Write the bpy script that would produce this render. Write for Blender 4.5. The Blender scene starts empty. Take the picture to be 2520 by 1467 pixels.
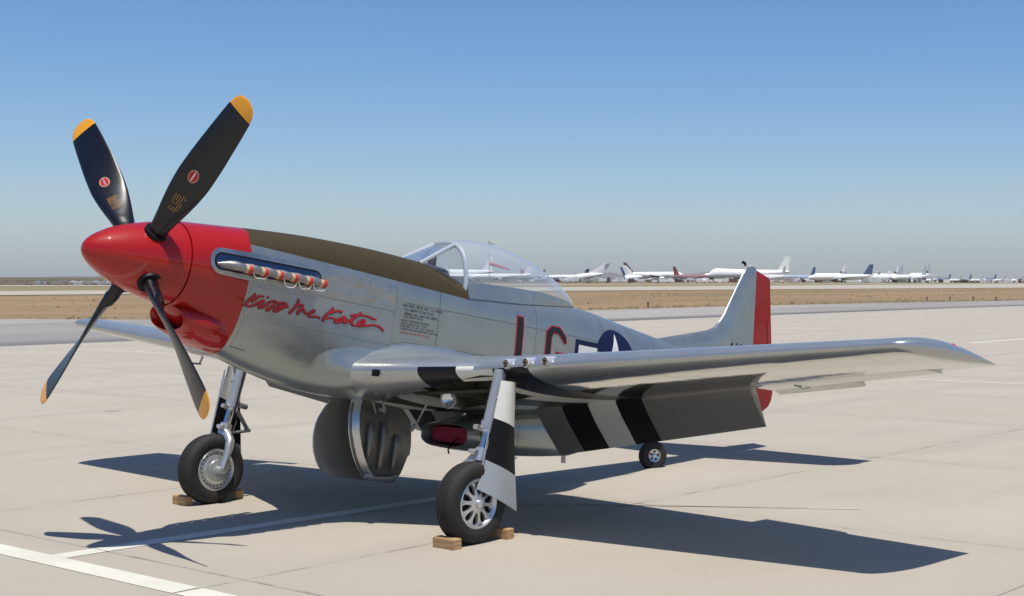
import bpy, bmesh, math, random
from mathutils import Vector, Matrix
random.seed(7)
R = math.radians
sc = bpy.context.scene
COL = sc.collection
# ------------------------------------------------------------------ camera
cam_d = bpy.data.cameras.new('camera'); cam = bpy.data.objects.new('camera', cam_d); COL.objects.link(cam)
rv = Vector((-0.63374888, 0.77351383, -0.00622212)); uv_ = Vector((-0.01456739, -0.00389218, 0.99988631)); fv = Vector((-0.77340167, -0.63376747, -0.01373474))
m = Matrix((rv, uv_, -fv)).transposed().to_4x4(); m.translation = Vector((6.14574752, 10.5684135, 2.18801276))
cam.matrix_world = m
cam_d.sensor_width = 36; cam_d.lens = 3607.69/2520*36
cam_d.shift_x = -291.7/2520; cam_d.shift_y = 2.4/2520
cam_d.clip_start = .1; cam_d.clip_end = 60000
sc.camera = cam
sc.render.resolution_x = 1024; sc.render.resolution_y = 596
# ------------------------------------------------------------------ world, sun
TA, TB = 0.0052762, -0.0069529          # the land's slope against the apron
SUN = Vector((.1387, .2254, 1)).normalized()
w = bpy.data.worlds.new('World'); sc.world = w; w.use_nodes = True
nt = w.node_tree; nt.nodes.clear()
out = nt.nodes.new('ShaderNodeOutputWorld'); bg = nt.nodes.new('ShaderNodeBackground'); sky = nt.nodes.new('ShaderNodeTexSky')
sky.sky_type = 'NISHITA'; sky.sun_disc = False
sky.sun_elevation = math.asin(SUN.z); sky.sun_rotation = math.atan2(SUN.x, SUN.y)
sky.air_density = 1.0; sky.dust_density = 1.1; sky.ozone_density = 3.0; sky.altitude = 800
tc = nt.nodes.new('ShaderNodeTexCoord'); vr = nt.nodes.new('ShaderNodeVectorRotate'); vr.rotation_type = 'AXIS_ANGLE'
nup = Vector((-TA, -TB, 1)).normalized(); ax = nup.cross(Vector((0, 0, 1)))
vr.inputs['Axis'].default_value = ax.normalized(); vr.inputs['Angle'].default_value = nup.angle(Vector((0, 0, 1)))
hs = nt.nodes.new('ShaderNodeHueSaturation'); hs.inputs['Saturation'].default_value = 1.22; hs.inputs['Value'].default_value = 1.0
nt.links.new(tc.outputs['Generated'], vr.inputs['Vector']); nt.links.new(vr.outputs[0], sky.inputs['Vector'])
tn = nt.nodes.new('ShaderNodeMix'); tn.data_type = 'RGBA'; tn.blend_type = 'MULTIPLY'; tn.inputs[0].default_value = 1; tn.inputs[7].default_value = (.945, .955, 1.05, 1)
nt.links.new(sky.outputs[0], hs.inputs['Color']); nt.links.new(hs.outputs[0], tn.inputs[6])
mp = nt.nodes.new('ShaderNodeMapping'); mp.inputs['Scale'].default_value = (3, 3, 26); nz_ = nt.nodes.new('ShaderNodeTexNoise'); nz_.inputs['Scale'].default_value = 1.6; nz_.inputs['Detail'].default_value = 5
nt.links.new(vr.outputs[0], mp.inputs[0]); nt.links.new(mp.outputs[0], nz_.inputs['Vector'])
sx = nt.nodes.new('ShaderNodeSeparateXYZ'); nt.links.new(vr.outputs[0], sx.inputs[0])
def _mr(sock, a, b, c, d):
    q = nt.nodes.new('ShaderNodeMapRange'); nt.links.new(sock, q.inputs[0]); q.inputs[1].default_value = a; q.inputs[2].default_value = b; q.inputs[3].default_value = c; q.inputs[4].default_value = d; return q.outputs[0]
f1 = _mr(nz_.outputs['Fac'], .50, .72, 0, .22); f2 = _mr(sx.outputs[2], .10, .03, 0, 1)
fm = nt.nodes.new('ShaderNodeMath'); fm.operation = 'MULTIPLY'; nt.links.new(f1, fm.inputs[0]); nt.links.new(f2, fm.inputs[1])
cm = nt.nodes.new('ShaderNodeMix'); cm.data_type = 'RGBA'; cm.inputs[7].default_value = (4.6, 4.7, 5.0, 1); nt.links.new(fm.outputs[0], cm.inputs[0]); nt.links.new(tn.outputs[2], cm.inputs[6])   # thin high haze streaks low in the sky
nt.links.new(cm.outputs[2], bg.inputs['Color'])
nt.links.new(bg.outputs[0], out.inputs['Surface'])
bg.inputs['Strength'].default_value = 0.106
sun_d = bpy.data.lights.new('sun', 'SUN'); sun_d.energy = 4.5; sun_d.angle = R(.53); sun_d.color = (1, .955, .88)
sun = bpy.data.objects.new('sun', sun_d); COL.objects.link(sun)
sun.rotation_euler = SUN.to_track_quat('Z', 'Y').to_euler(); sun.location = (0, 0, 40)
sc.view_settings.view_transform = 'Standard'; sc.view_settings.look = 'None'
sc.view_settings.gamma = 1; sc.view_settings.exposure = 0.10; sc.view_settings.use_curve_mapping = False

# ------------------------------------------------------------------ helpers
def hT(x, y):
    r = math.hypot(x, y); t = min(max((r-25)/200, 0), 1); t = t*t*(3-2*t)
    return t*(TA*x+TB*y)
class MB:
    def __init__(s): s.v = []; s.f = []; s.mi = []
    def add(s, vs, fs, mi=0):
        o = len(s.v); s.v += [tuple(p) for p in vs]
        for f in fs: s.f.append([i+o for i in f]); s.mi.append(mi)
        return s
    def grid(s, rows, closeu=False, closev=False, mi=0, skip=None):
        n = len(rows); k = len(rows[0]); fs = []
        for i in range(n if closev else n-1):
            for j in range(k if closeu else k-1):
                if skip and skip(i, j): continue
                a = i*k+j; b = i*k+(j+1) % k; i2 = (i+1) % n
                fs.append((a, b, i2*k+(j+1) % k, i2*k+j))
        return s.add([p for r in rows for p in r], fs, mi)
    def box(s, lo, hi, mi=0):
        (a, b, c), (d, e, f) = lo, hi
        return s.add([(a,b,c),(d,b,c),(d,e,c),(a,e,c),(a,b,f),(d,b,f),(d,e,f),(a,e,f)],
            [(0,3,2,1),(4,5,6,7),(0,1,5,4),(1,2,6,5),(2,3,7,6),(3,0,4,7)], mi)
    def obox(s, c, ux, uy, uz, mi=0):     # oriented box from centre and three half-vectors
        c = Vector(c); ux = Vector(ux); uy = Vector(uy); uz = Vector(uz)
        vs = [c+a*ux+b*uy+d*uz for d in (-1, 1) for (a, b) in ((-1,-1),(1,-1),(1,1),(-1,1))]
        return s.add(vs, [(0,3,2,1),(4,5,6,7),(0,1,5,4),(1,2,6,5),(2,3,7,6),(3,0,4,7)], mi)
    def tube(s, pts, rad, n=12, cap=True, mi=0, up=None):
        pts = [Vector(p) for p in pts]
        if not hasattr(rad, '__len__'): rad = [rad]*len(pts)
        rows = []; ref = None
        for i, p in enumerate(pts):
            t = (pts[min(i+1, len(pts)-1)]-pts[max(i-1, 0)])
            if t.length < 1e-9: t = Vector((0, 0, 1))
            t.normalize()
            if ref is None: ref = Vector((0, 0, 1)) if abs(t.z) < .9 else Vector((1, 0, 0))
            a = t.cross(ref).normalized(); b = a.cross(t).normalized(); ref = b
            rows.append([p+rad[i]*(math.cos(2*math.pi*k/n)*a+math.sin(2*math.pi*k/n)*b) for k in range(n)])
        s.grid(rows, closeu=True, mi=mi)
        if cap:
            o = len(s.v); s.add(rows[0], [tuple(range(n))], mi); s.add(rows[-1], [tuple(reversed(range(n)))], mi)
        return s
    def lathe(s, c, axis, prof, n=32, mi=0, a0=0, a1=2*math.pi, ref=None):   # prof: (along axis, radius)
        c = Vector(c); ax = Vector(axis).normalized()
        r0 = Vector(ref) if ref else (Vector((0, 0, 1)) if abs(ax.z) < .9 else Vector((1, 0, 0)))
        a = ax.cross(r0).normalized(); b = a.cross(ax).normalized()
        full = abs(a1-a0-2*math.pi) < 1e-6; m_ = n if full else n+1
        rows = [[c+ax*h+r*(math.cos(a0+(a1-a0)*k/n)*a+math.sin(a0+(a1-a0)*k/n)*b) for k in range(m_)] for h, r in prof]
        return s.grid(rows, closeu=full, mi=mi)
    def build(s, name, mat, parent=None, smooth=True, ang=35, kind=None, recalc=True):
        me = bpy.data.meshes.new(name); me.from_pydata([tuple(p) for p in s.v], [], s.f)
        mats = mat if isinstance(mat, (list, tuple)) else [mat]
        for q in mats: me.materials.append(q)
        for p, i in zip(me.polygons, s.mi): p.material_index = i
        bm = bmesh.new(); bm.from_mesh(me)
        bmesh.ops.remove_doubles(bm, verts=bm.verts, dist=1e-5)
        if recalc: bmesh.ops.recalc_face_normals(bm, faces=bm.faces)
        if smooth:
            for f in bm.faces: f.smooth = True
            for e in bm.edges:
                if len(e.link_faces) == 2 and e.calc_face_angle(0) > R(ang): e.smooth = False
        bm.to_mesh(me); bm.free()
        o = bpy.data.objects.new(name, me); COL.objects.link(o)
        if parent: o.parent = parent
        if kind: o['kind'] = kind
        return o
def empty(name, label, cat, loc=(0, 0, 0), rot=(0, 0, 0), group=None):
    o = bpy.data.objects.new(name, None); COL.objects.link(o); o.location = loc; o.rotation_euler = rot
    o['label'] = label; o['category'] = cat
    if group: o['group'] = group
    return o
def tag(o, label, cat, group=None, kind=None):
    if label: o['label'] = label
    if cat: o['category'] = cat
    if group: o['group'] = group
    if kind: o['kind'] = kind
    return o
def lerp(tab, x):
    if x <= tab[0][0]: return tab[0][1]
    for (a, b), (c, d) in zip(tab, tab[1:]):
        if x <= c: return b+(d-b)*(x-a)/(c-a)
    return tab[-1][1]
def cub(tab, x):          # monotone-ish cubic through table
    n = len(tab)
    if x <= tab[0][0]: return tab[0][1]
    if x >= tab[-1][0]: return tab[-1][1]
    for i in range(n-1):
        if x <= tab[i+1][0]: break
    x0, y0 = tab[i]; x1, y1 = tab[i+1]; h = x1-x0; d = (y1-y0)/h
    def sl(j):
        if j == 0: return (tab[1][1]-tab[0][1])/(tab[1][0]-tab[0][0])
        if j == n-1: return (tab[-1][1]-tab[-2][1])/(tab[-1][0]-tab[-2][0])
        a = (tab[j][1]-tab[j-1][1])/(tab[j][0]-tab[j-1][0]); b = (tab[j+1][1]-tab[j][1])/(tab[j+1][0]-tab[j][0])
        return 0 if a*b <= 0 else 2*a*b/(a+b)
    m0, m1 = sl(i), sl(i+1); t = (x-x0)/h
    return y0*(2*t**3-3*t*t+1)+h*m0*(t**3-2*t*t+t)+y1*(-2*t**3+3*t*t)+h*m1*(t**3-t*t)
def arange(a, b, n): return [a+(b-a)*i/(n-1) for i in range(n)]

# ------------------------------------------------------------------ materials
class N:
    def __init__(s, name):
        s.m = bpy.data.materials.new(name); s.m.use_nodes = True; s.t = s.m.node_tree; s.t.nodes.clear()
        s.o = s.t.nodes.new('ShaderNodeOutputMaterial')
    def n(s, k, **kw):
        q = s.t.nodes.new('ShaderNode'+k)
        for a, b in kw.items(): setattr(q, a, b)
        return q
    def l(s, a, b): s.t.links.new(a, b)
    def val(s, x, sock):
        if isinstance(x, (int, float)): sock.default_value = x
        elif isinstance(x, (tuple, list)): sock.default_value = tuple(x)+((1,) if len(x) == 3 and len(sock.default_value) == 4 else ())
        else: s.l(x, sock)
    def math(s, op, a, b=0.0, c=None, clamp=False):
        q = s.n('Math', operation=op, use_clamp=clamp); s.val(a, q.inputs[0]); s.val(b, q.inputs[1])
        if c is not None: s.val(c, q.inputs[2])
        return q.outputs[0]
    def mix(s, f, a, b, bt='MIX'):
        q = s.n('Mix', data_type='RGBA', blend_type=bt); s.val(f, q.inputs[0]); s.val(a, q.inputs[6]); s.val(b, q.inputs[7])
        return q.outputs[2]
    def noise(s, sc_, vec=None, det=4, rough=.5, dim='3D'):
        q = s.n('TexNoise'); q.inputs['Scale'].default_value = sc_; q.inputs['Detail'].default_value = det; q.inputs['Roughness'].default_value = rough
        if vec is not None: s.l(vec, q.inputs['Vector'])
        return q.outputs['Fac']
    def obj(s): return s.n('TexCoord').outputs['Object']
    def pos(s): return s.n('NewGeometry').outputs['Position']
    def xyz(s, v):
        q = s.n('SeparateXYZ'); s.l(v, q.inputs[0]); return q.outputs
    def scale(s, v, sx):
        q = s.n('Mapping'); s.l(v, q.inputs[0]); q.inputs['Scale'].default_value = sx; return q.outputs[0]
    def ramp(s, f, pts):
        q = s.n('ValToRGB'); s.l(f, q.inputs[0]); e = q.color_ramp.elements
        while len(e) < len(pts): e.new(.5)
        for el, (p, c) in zip(e, pts): el.position = p; el.color = tuple(c)+(1,) if len(c) == 3 else c
        return q.outputs[0]
    def mr(s, v, a, b, c=0., d=1.):
        q = s.n('MapRange'); s.l(v, q.inputs[0]); s.val(a, q.inputs[1]); s.val(b, q.inputs[2]); s.val(c, q.inputs[3]); s.val(d, q.inputs[4]); return q.outputs[0]
    def bump(s, h, st=.1, dist=.01):
        q = s.n('Bump'); q.inputs['Strength'].default_value = st; q.inputs['Distance'].default_value = dist; s.l(h, q.inputs['Height']); return q.outputs[0]
    def bsdf(s, base, rough=.5, metal=0., spec=None, coat=0., crough=.05, normal=None, aniso=None):
        q = s.n('BsdfPrincipled'); s.val(base, q.inputs['Base Color']); s.val(rough, q.inputs['Roughness']); s.val(metal, q.inputs['Metallic'])
        if spec is not None: s.val(spec, q.inputs['Specular IOR Level'])
        s.val(coat, q.inputs['Coat Weight']); q.inputs['Coat Roughness'].default_value = crough
        if normal is not None: s.l(normal, q.inputs['Normal'])
        return q.outputs[0]
    def shmix(s, f, a, b):
        q = s.n('MixShader'); s.val(f, q.inputs[0]); s.l(a, q.inputs[1]); s.l(b, q.inputs[2]); return q.outputs[0]
    def end(s, sh): s.l(sh, s.o.inputs['Surface']); return s.m
def simple(name, base, rough=.5, metal=0., coat=0., var=.06, sc_=8., bump=0., spec=None):
    k = N(name); v = k.obj(); f = k.noise(sc_, v)
    c = k.mix(f, tuple(x*(1-var) for x in base), tuple(min(1, x*(1+var)) for x in base))
    r = k.mr(f, 0, 1, rough*.85, rough*1.15)
    nn = k.bump(f, bump, .01) if bump else None
    return k.end(k.bsdf(c, r, metal, spec=spec, coat=coat, crough=.02, normal=nn))

BS, BZ = 2.7808, -2.0219     # aircraft station and waterline of the root on the ground
TH = 0.1639; HH = 2.4486
def stat(k):
    x, y, z = k.xyz(k.obj())
    return k.math('SUBTRACT', BS, x), y, k.math('ADD', z, BZ)
def sil_nodes(k, v, base=(.64, .655, .66), rough=.3, metal=.85, wob=.25, wsc=1.3):
    big = k.noise(wsc, v, 2); fine = k.noise(60, k.scale(v, (.25, 1, 1)), 4); spot = k.noise(3.1, v, 5, .65)
    c = k.mix(k.mr(spot, .35, .7), tuple(x*.9 for x in base), tuple(min(1, x*1.06) for x in base))
    r = k.math('ADD', k.mr(spot, .3, .7, rough*.8, rough*1.25), k.mr(fine, .3, .7, -.02, .03))
    nn = k.bump(big, wob, .02)
    return k.bsdf(c, r, metal, normal=nn)
def line_mask(k, coord, vals, wd=.0035):
    acc = None
    for v in vals:
        q = k.math('LESS_THAN', k.math('ABSOLUTE', k.math('SUBTRACT', coord, v)), wd)
        acc = q if acc is None else k.math('MAXIMUM', acc, q)
    return acc
def m_fuselage():
    k = N('fuselage_skin'); s_, y, z = stat(k); v = k.obj()
    lin = k.math('MAXIMUM', line_mask(k, s_, (3.42, 4.78, 5.92, 6.9, 7.75)), k.math('MULTIPLY', line_mask(k, z, (-.34, .02), .003), k.math('GREATER_THAN', s_, 3.0)))
    spot = k.noise(3.1, v, 5, .65); big = k.noise(1.5, v, 2); st = k.noise(9, k.scale(v, (.5, 1, .35)), 4)
    # soot from the stacks running aft and down
    soot = k.math('MULTIPLY', k.mr(s_, 1.3, 1.6), k.math('MULTIPLY', k.mr(z, -.75, -.15), k.mr(st, .45, .75, 0, .5)))
    soot = k.math('MULTIPLY', soot, k.mr(s_, 3.4, 2.2))
    c = k.mix(k.mr(spot, .35, .7), (.275, .305, .302), (.33, .358, .352)); c = k.mix(soot, c, (.33, .33, .34)); c = k.mix(k.math('MULTIPLY', lin, .9), c, (.07, .07, .07))
    cell = k.math('ADD', k.math('MULTIPLY', k.math('FLOOR', k.math('DIVIDE', s_, .71)), 3.17), 0.)
    wn = k.n('TexWhiteNoise', noise_dimensions='1D'); k.l(cell, wn.inputs['W']); c = k.mix(k.mr(wn.outputs['Value'], 0, 1, 0, .09), c, (.52, .54, .53))
    riv = k.math('MULTIPLY', line_mask(k, s_, (3.395, 3.445, 4.755, 4.805, 5.895, 5.945, 6.875, 6.925, 7.73, 7.78), .005), k.math('LESS_THAN', k.math('FRACT', k.math('MULTIPLY', z, 30.)), .32))
    riv = k.math('MAXIMUM', riv, k.math('MULTIPLY', line_mask(k, z, (-.32, -.36), .005), k.math('LESS_THAN', k.math('FRACT', k.math('MULTIPLY', s_, 26.)), .3)))
    c = k.mix(k.math('MULTIPLY', riv, .28), c, (.10, .10, .10))
    sil = k.bsdf(c, k.math('ADD', k.mr(spot, .3, .7, .23, .32), k.mr(wn.outputs['Value'], 0, 1, -.03, .05)), .64, normal=k.bump(big, .06, .02), coat=.15, crough=.12)
    redc = k.mix(spot, (.33, .004, .002), (.39, .006, .003)); red = k.bsdf(redc, .50, 0., spec=.12, coat=.9, crough=.02, normal=k.bump(big, .10, .02))
    olc = k.mix(st, (.046, .033, .013), (.060, .044, .019)); ol = k.bsdf(olc, .58, 0., spec=.2)
    isred = k.math('LESS_THAN', s_, k.math('ADD', 1.295, k.math('MULTIPLY', k.math('MAXIMUM', k.math('SUBTRACT', z, .3), 0.), .5)))
    zl = k.math('SUBTRACT', .265, k.math('MULTIPLY', k.math('SUBTRACT', s_, 1.2), .036))
    iso = k.math('MULTIPLY', k.math('GREATER_THAN', z, zl), k.math('LESS_THAN', s_, 3.80))
    sh = k.shmix(iso, sil, ol); sh = k.shmix(isred, sh, red)
    return k.end(sh)
def m_wing(stripes=True):
    k = N('wing_skin'); s_, y, z = stat(k); v = k.obj(); ay = k.math('ABSOLUTE', y)
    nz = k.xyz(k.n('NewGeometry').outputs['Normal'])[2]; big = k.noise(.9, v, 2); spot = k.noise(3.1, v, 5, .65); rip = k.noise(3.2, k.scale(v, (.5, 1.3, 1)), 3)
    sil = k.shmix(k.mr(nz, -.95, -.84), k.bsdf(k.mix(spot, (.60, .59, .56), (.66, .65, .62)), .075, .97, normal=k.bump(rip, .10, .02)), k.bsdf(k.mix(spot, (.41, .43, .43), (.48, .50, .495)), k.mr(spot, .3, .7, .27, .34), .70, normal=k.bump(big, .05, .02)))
    low = k.math('LESS_THAN', nz, .55); low3 = k.math('LESS_THAN', nz, -.12)
    blk = k.bsdf(k.mix(k.noise(5, v), (.005, .005, .008), (.009, .009, .012)), .30, 0., spec=.3)
    wht = k.bsdf(k.mix(k.noise(5, v), (.66, .65, .58), (.76, .75, .68)), .35, 0.)
    def band(a, b): return k.math('MULTIPLY', k.math('GREATER_THAN', ay, a), k.math('LESS_THAN', ay, b))
    b1 = k.math('MULTIPLY', band(1.04, 1.39), low); w2 = k.math('MULTIPLY', band(1.38, 1.73), low3); b3 = k.math('MULTIPLY', band(1.73, 2.12), k.math('LESS_THAN', nz, .08))
    fwd = k.math('GREATER_THAN', s_, 0)
    w2 = k.math('MAXIMUM', w2, k.math('MULTIPLY', band(1.38, 1.53), low))
    sh = k.shmix(b1, sil, blk); sh = k.shmix(w2, sh, wht); sh = k.shmix(b3, sh, blk)
    return k.end(sh)
def m_satin():
    k = N('satin_silver'); v = k.obj(); spot = k.noise(3.1, v, 5, .65); s_ = stat(k)[0]
    c = k.mix(spot, (.36, .385, .38), (.43, .455, .445)); c = k.mix(k.mr(s_, 2.3, 2.85), (.30, .33, .326), c)
    return k.end(k.bsdf(c, .28, .64))
def m_flap():
    k = N('flap_skin'); s_, y, z = stat(k); v = k.obj(); ay = k.math('ABSOLUTE', y)
    sil = k.bsdf(k.mix(k.noise(3, v), (.24, .23, .205), (.30, .29, .26)), .45, .45)
    blk = k.bsdf((.006, .006, .007), .6, 0., spec=.3); wht = k.bsdf((.70, .70, .63), .5, 0.)
    # the bands slant a little with the flow line
    def band(a, b): return k.math('MULTIPLY', k.math('GREATER_THAN', ay, a), k.math('LESS_THAN', ay, b))
    bl = k.math('MAXIMUM', band(.98, 1.34), band(1.71, 2.05))
    sh = k.shmix(bl, sil, blk); sh = k.shmix(band(1.34, 1.71), sh, wht)
    return k.end(sh)
def m_concrete(name='concrete', tint=(1, 1, 1)):
    k = N(name); p = k.pos()
    n1 = k.noise(.35, p, 6, .6); n2 = k.noise(6, p, 6, .7); n3 = k.noise(.9, k.scale(p, (.22, 1.0, 1)), 5, .6); n4 = k.noise(90, p, 3, .6)
    rnd = k.n('ObjectInfo').outputs['Random']
    c = k.mix(k.mr(n1, .3, .7), (.377*tint[0], .337*tint[1], .268*tint[2]), (.430*tint[0], .387*tint[1], .313*tint[2]))
    c = k.mix(k.mr(n3, .56, .75, 0, .35), c, (.30, .265, .225)); c = k.mix(k.mr(n2, .60, .78, 0, .30), c, (.27, .24, .20))
    c = k.mix(k.mr(n4, .45, .8, 0, .25), c, (.30, .27, .23))
    c = k.mix(k.mr(rnd, 0, 1, 0, .07), c, (.28, .25, .22))
    vo = k.n('TexVoronoi', feature='F1'); vo.inputs['Scale'].default_value = .55; k.l(k.scale(p, (.5, 1, 1)), vo.inputs['Vector'])
    spots = k.math('MULTIPLY', k.math('LESS_THAN', vo.outputs['Distance'], .05), k.mr(n2, .4, .5, 0, 1))
    c = k.mix(k.math('MULTIPLY', spots, .5), c, (.10, .09, .08))
    X, Y, Z_ = k.xyz(p); nd = k.noise(2.2, p, 5, .7); nw = k.noise(14, p, 4, .7)
    def jd(co, o_):
        f = k.math('FRACT', k.math('DIVIDE', k.math('SUBTRACT', co, o_), 4.57)); return k.math('MULTIPLY', k.math('MINIMUM', f, k.math('SUBTRACT', 1., f)), 4.57)
    dj = k.math('MINIMUM', jd(X, -.34), jd(Y, 1.58))
    c = k.mix(k.math('MULTIPLY', k.mr(k.math('ADD', dj, k.mr(nw, .3, .7, -.012, .012)), .03, .010), k.mr(nd, .47, .66, .0, .7)), c, (.12, .105, .085))
    c = k.mix(k.math('MULTIPLY', k.mr(dj, .5, .0), k.mr(n1, .4, .65, 0, .28)), c, (.24, .215, .175))
    vc = k.n('TexVoronoi', feature='DISTANCE_TO_EDGE'); vc.inputs['Scale'].default_value = .115
    wv = k.n('VectorMath', operation='ADD'); nv = k.n('TexNoise'); nv.inputs['Scale'].default_value = .8; nv.inputs['Detail'].default_value = 5; k.l(p, nv.inputs['Vector']); sv = k.n('VectorMath', operation='SCALE'); k.l(nv.outputs['Color'], sv.inputs[0]); sv.inputs['Scale'].default_value = 1.6
    k.l(p, wv.inputs[0]); k.l(sv.outputs[0], wv.inputs[1]); k.l(wv.outputs[0], vc.inputs['Vector'])
    c = k.mix(k.math('MULTIPLY', k.math('LESS_THAN', vc.outputs['Distance'], .0011), k.mr(k.noise(.3, p, 2), .60, .66, 0, .5)), c, (.15, .13, .105))
    return k.end(k.bsdf(c, .85, 0., spec=.25, normal=k.bump(k.noise(30, p, 5, .7), .25, .004)))
def m_asphalt():
    k = N('asphalt'); p = k.pos(); n1 = k.noise(.05, k.scale(p, (.35, 1, 1)), 5, .6); n2 = k.noise(3, p, 5, .7)
    c = k.mix(k.mr(n1, .38, .62), (.25, .235, .215), (.36, .335, .30)); c = k.mix(k.mr(n2, .5, .8, 0, .4), c, (.20, .19, .175)); yy = k.xyz(p)[1]; c = k.mix(k.math('MULTIPLY', k.mr(yy, -44, -40.5), k.mr(n1, .3, .5, .35, .9)), c, (.115, .115, .115))
    return k.end(k.bsdf(c, .9, 0., spec=.2))
def m_desert():
    k = N('desert_soil'); p = k.pos(); n1 = k.noise(.016, k.scale(p, (1, 1, 1)), 5, .6); n2 = k.noise(.22, p, 6, .65); n3 = k.noise(1.7, p, 5, .7)
    c = k.mix(k.mr(n1, .35, .65), (.285, .190, .105), (.255, .170, .100))
    c = k.mix(k.mr(n2, .47, .62, 0, .75), c, (.20, .165, .085)); c = k.mix(k.mr(n3, .58, .74, 0, .55), c, (.125, .110, .055))
    c = k.mix(k.mr(n3, .40, .25, 0, .5), c, (.37, .27, .18)); nb_ = k.noise(.05, k.scale(p, (.4, 1, 1)), 6, .7); c = k.mix(k.mr(nb_, .5, .62, 0, .65), c, (.17, .145, .085)); c = k.mix(k.mr(nb_, .46, .36, 0, .5), c, (.36, .235, .145))
    return k.end(k.bsdf(c, .95, 0., spec=.1))
def m_scrub():
    k = N('scrub_soil'); p = k.pos(); n1 = k.noise(.02, p, 6, .65); n2 = k.noise(.2, p, 5, .7)
    c = k.mix(k.mr(n1, .35, .65), (.105, .090, .062), (.16, .125, .085)); c = k.mix(k.mr(n2, .5, .7, 0, .5), c, (.07, .07, .04))
    return k.end(k.bsdf(c, .95, 0., spec=.1))
def m_drygrass():
    k = N('dry_grass_soil'); p = k.pos(); n1 = k.noise(.05, p, 6, .65)
    c = k.mix(k.mr(n1, .35, .65), (.25, .205, .115), (.20, .175, .095))
    return k.end(k.bsdf(c, .95, 0., spec=.1))
def m_paint():
    k = N('white_line_paint'); p = k.pos(); n = k.noise(5, p, 6, .7); n2 = k.noise(1.2, p, 3)
    c = k.mix(k.mr(n, .58, .78, 0, .8), (.62, .605, .51), (.40, .36, .29)); c = k.mix(k.mr(n2, .45, .65, 0, .4), c, (.50, .475, .39))
    return k.end(k.bsdf(c, .8, 0.))
def m_glass(name, tint=(.93, .95, .965), milk=.06, ior=1.45):
    k = N(name); tr = k.n('BsdfTransparent'); tr.inputs[0].default_value = tint+(1,)
    gl = k.n('BsdfGlossy'); gl.inputs['Roughness'].default_value = .03; gl.inputs[0].default_value = (1, 1, 1, 1)
    df = k.n('BsdfDiffuse'); df.inputs[0].default_value = (.75, .8, .85, 1)
    lw = k.n('LayerWeight'); lw.inputs['Blend'].default_value = .5; fr = k.math('ADD', .04, k.math('MULTIPLY', k.math('POWER', lw.outputs['Facing'], 3.2), .85))
    a = k.shmix(k.mr(lw.outputs['Facing'], 0, 1, milk*.5, milk*4.2), tr.outputs[0], df.outputs[0])
    return k.end(k.shmix(fr, a, gl.outputs[0]))
def m_wood():
    k = N('pine_wood'); v = k.obj(); wv = k.n('TexWave', wave_type='RINGS', rings_direction='Y'); wv.inputs['Scale'].default_value = 9; wv.inputs['Distortion'].default_value = 5; wv.inputs['Detail'].default_value = 3
    k.l(k.scale(v, (1, .12, 1)), wv.inputs['Vector']); n = k.noise(25, k.scale(v, (1, .1, 1)), 4)
    c = k.mix(wv.outputs['Fac'], (.36, .20, .085), (.47, .29, .14)); c = k.mix(k.mr(n, .5, .8, 0, .6), c, (.22, .12, .05))
    return k.end(k.bsdf(c, .7))
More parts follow.
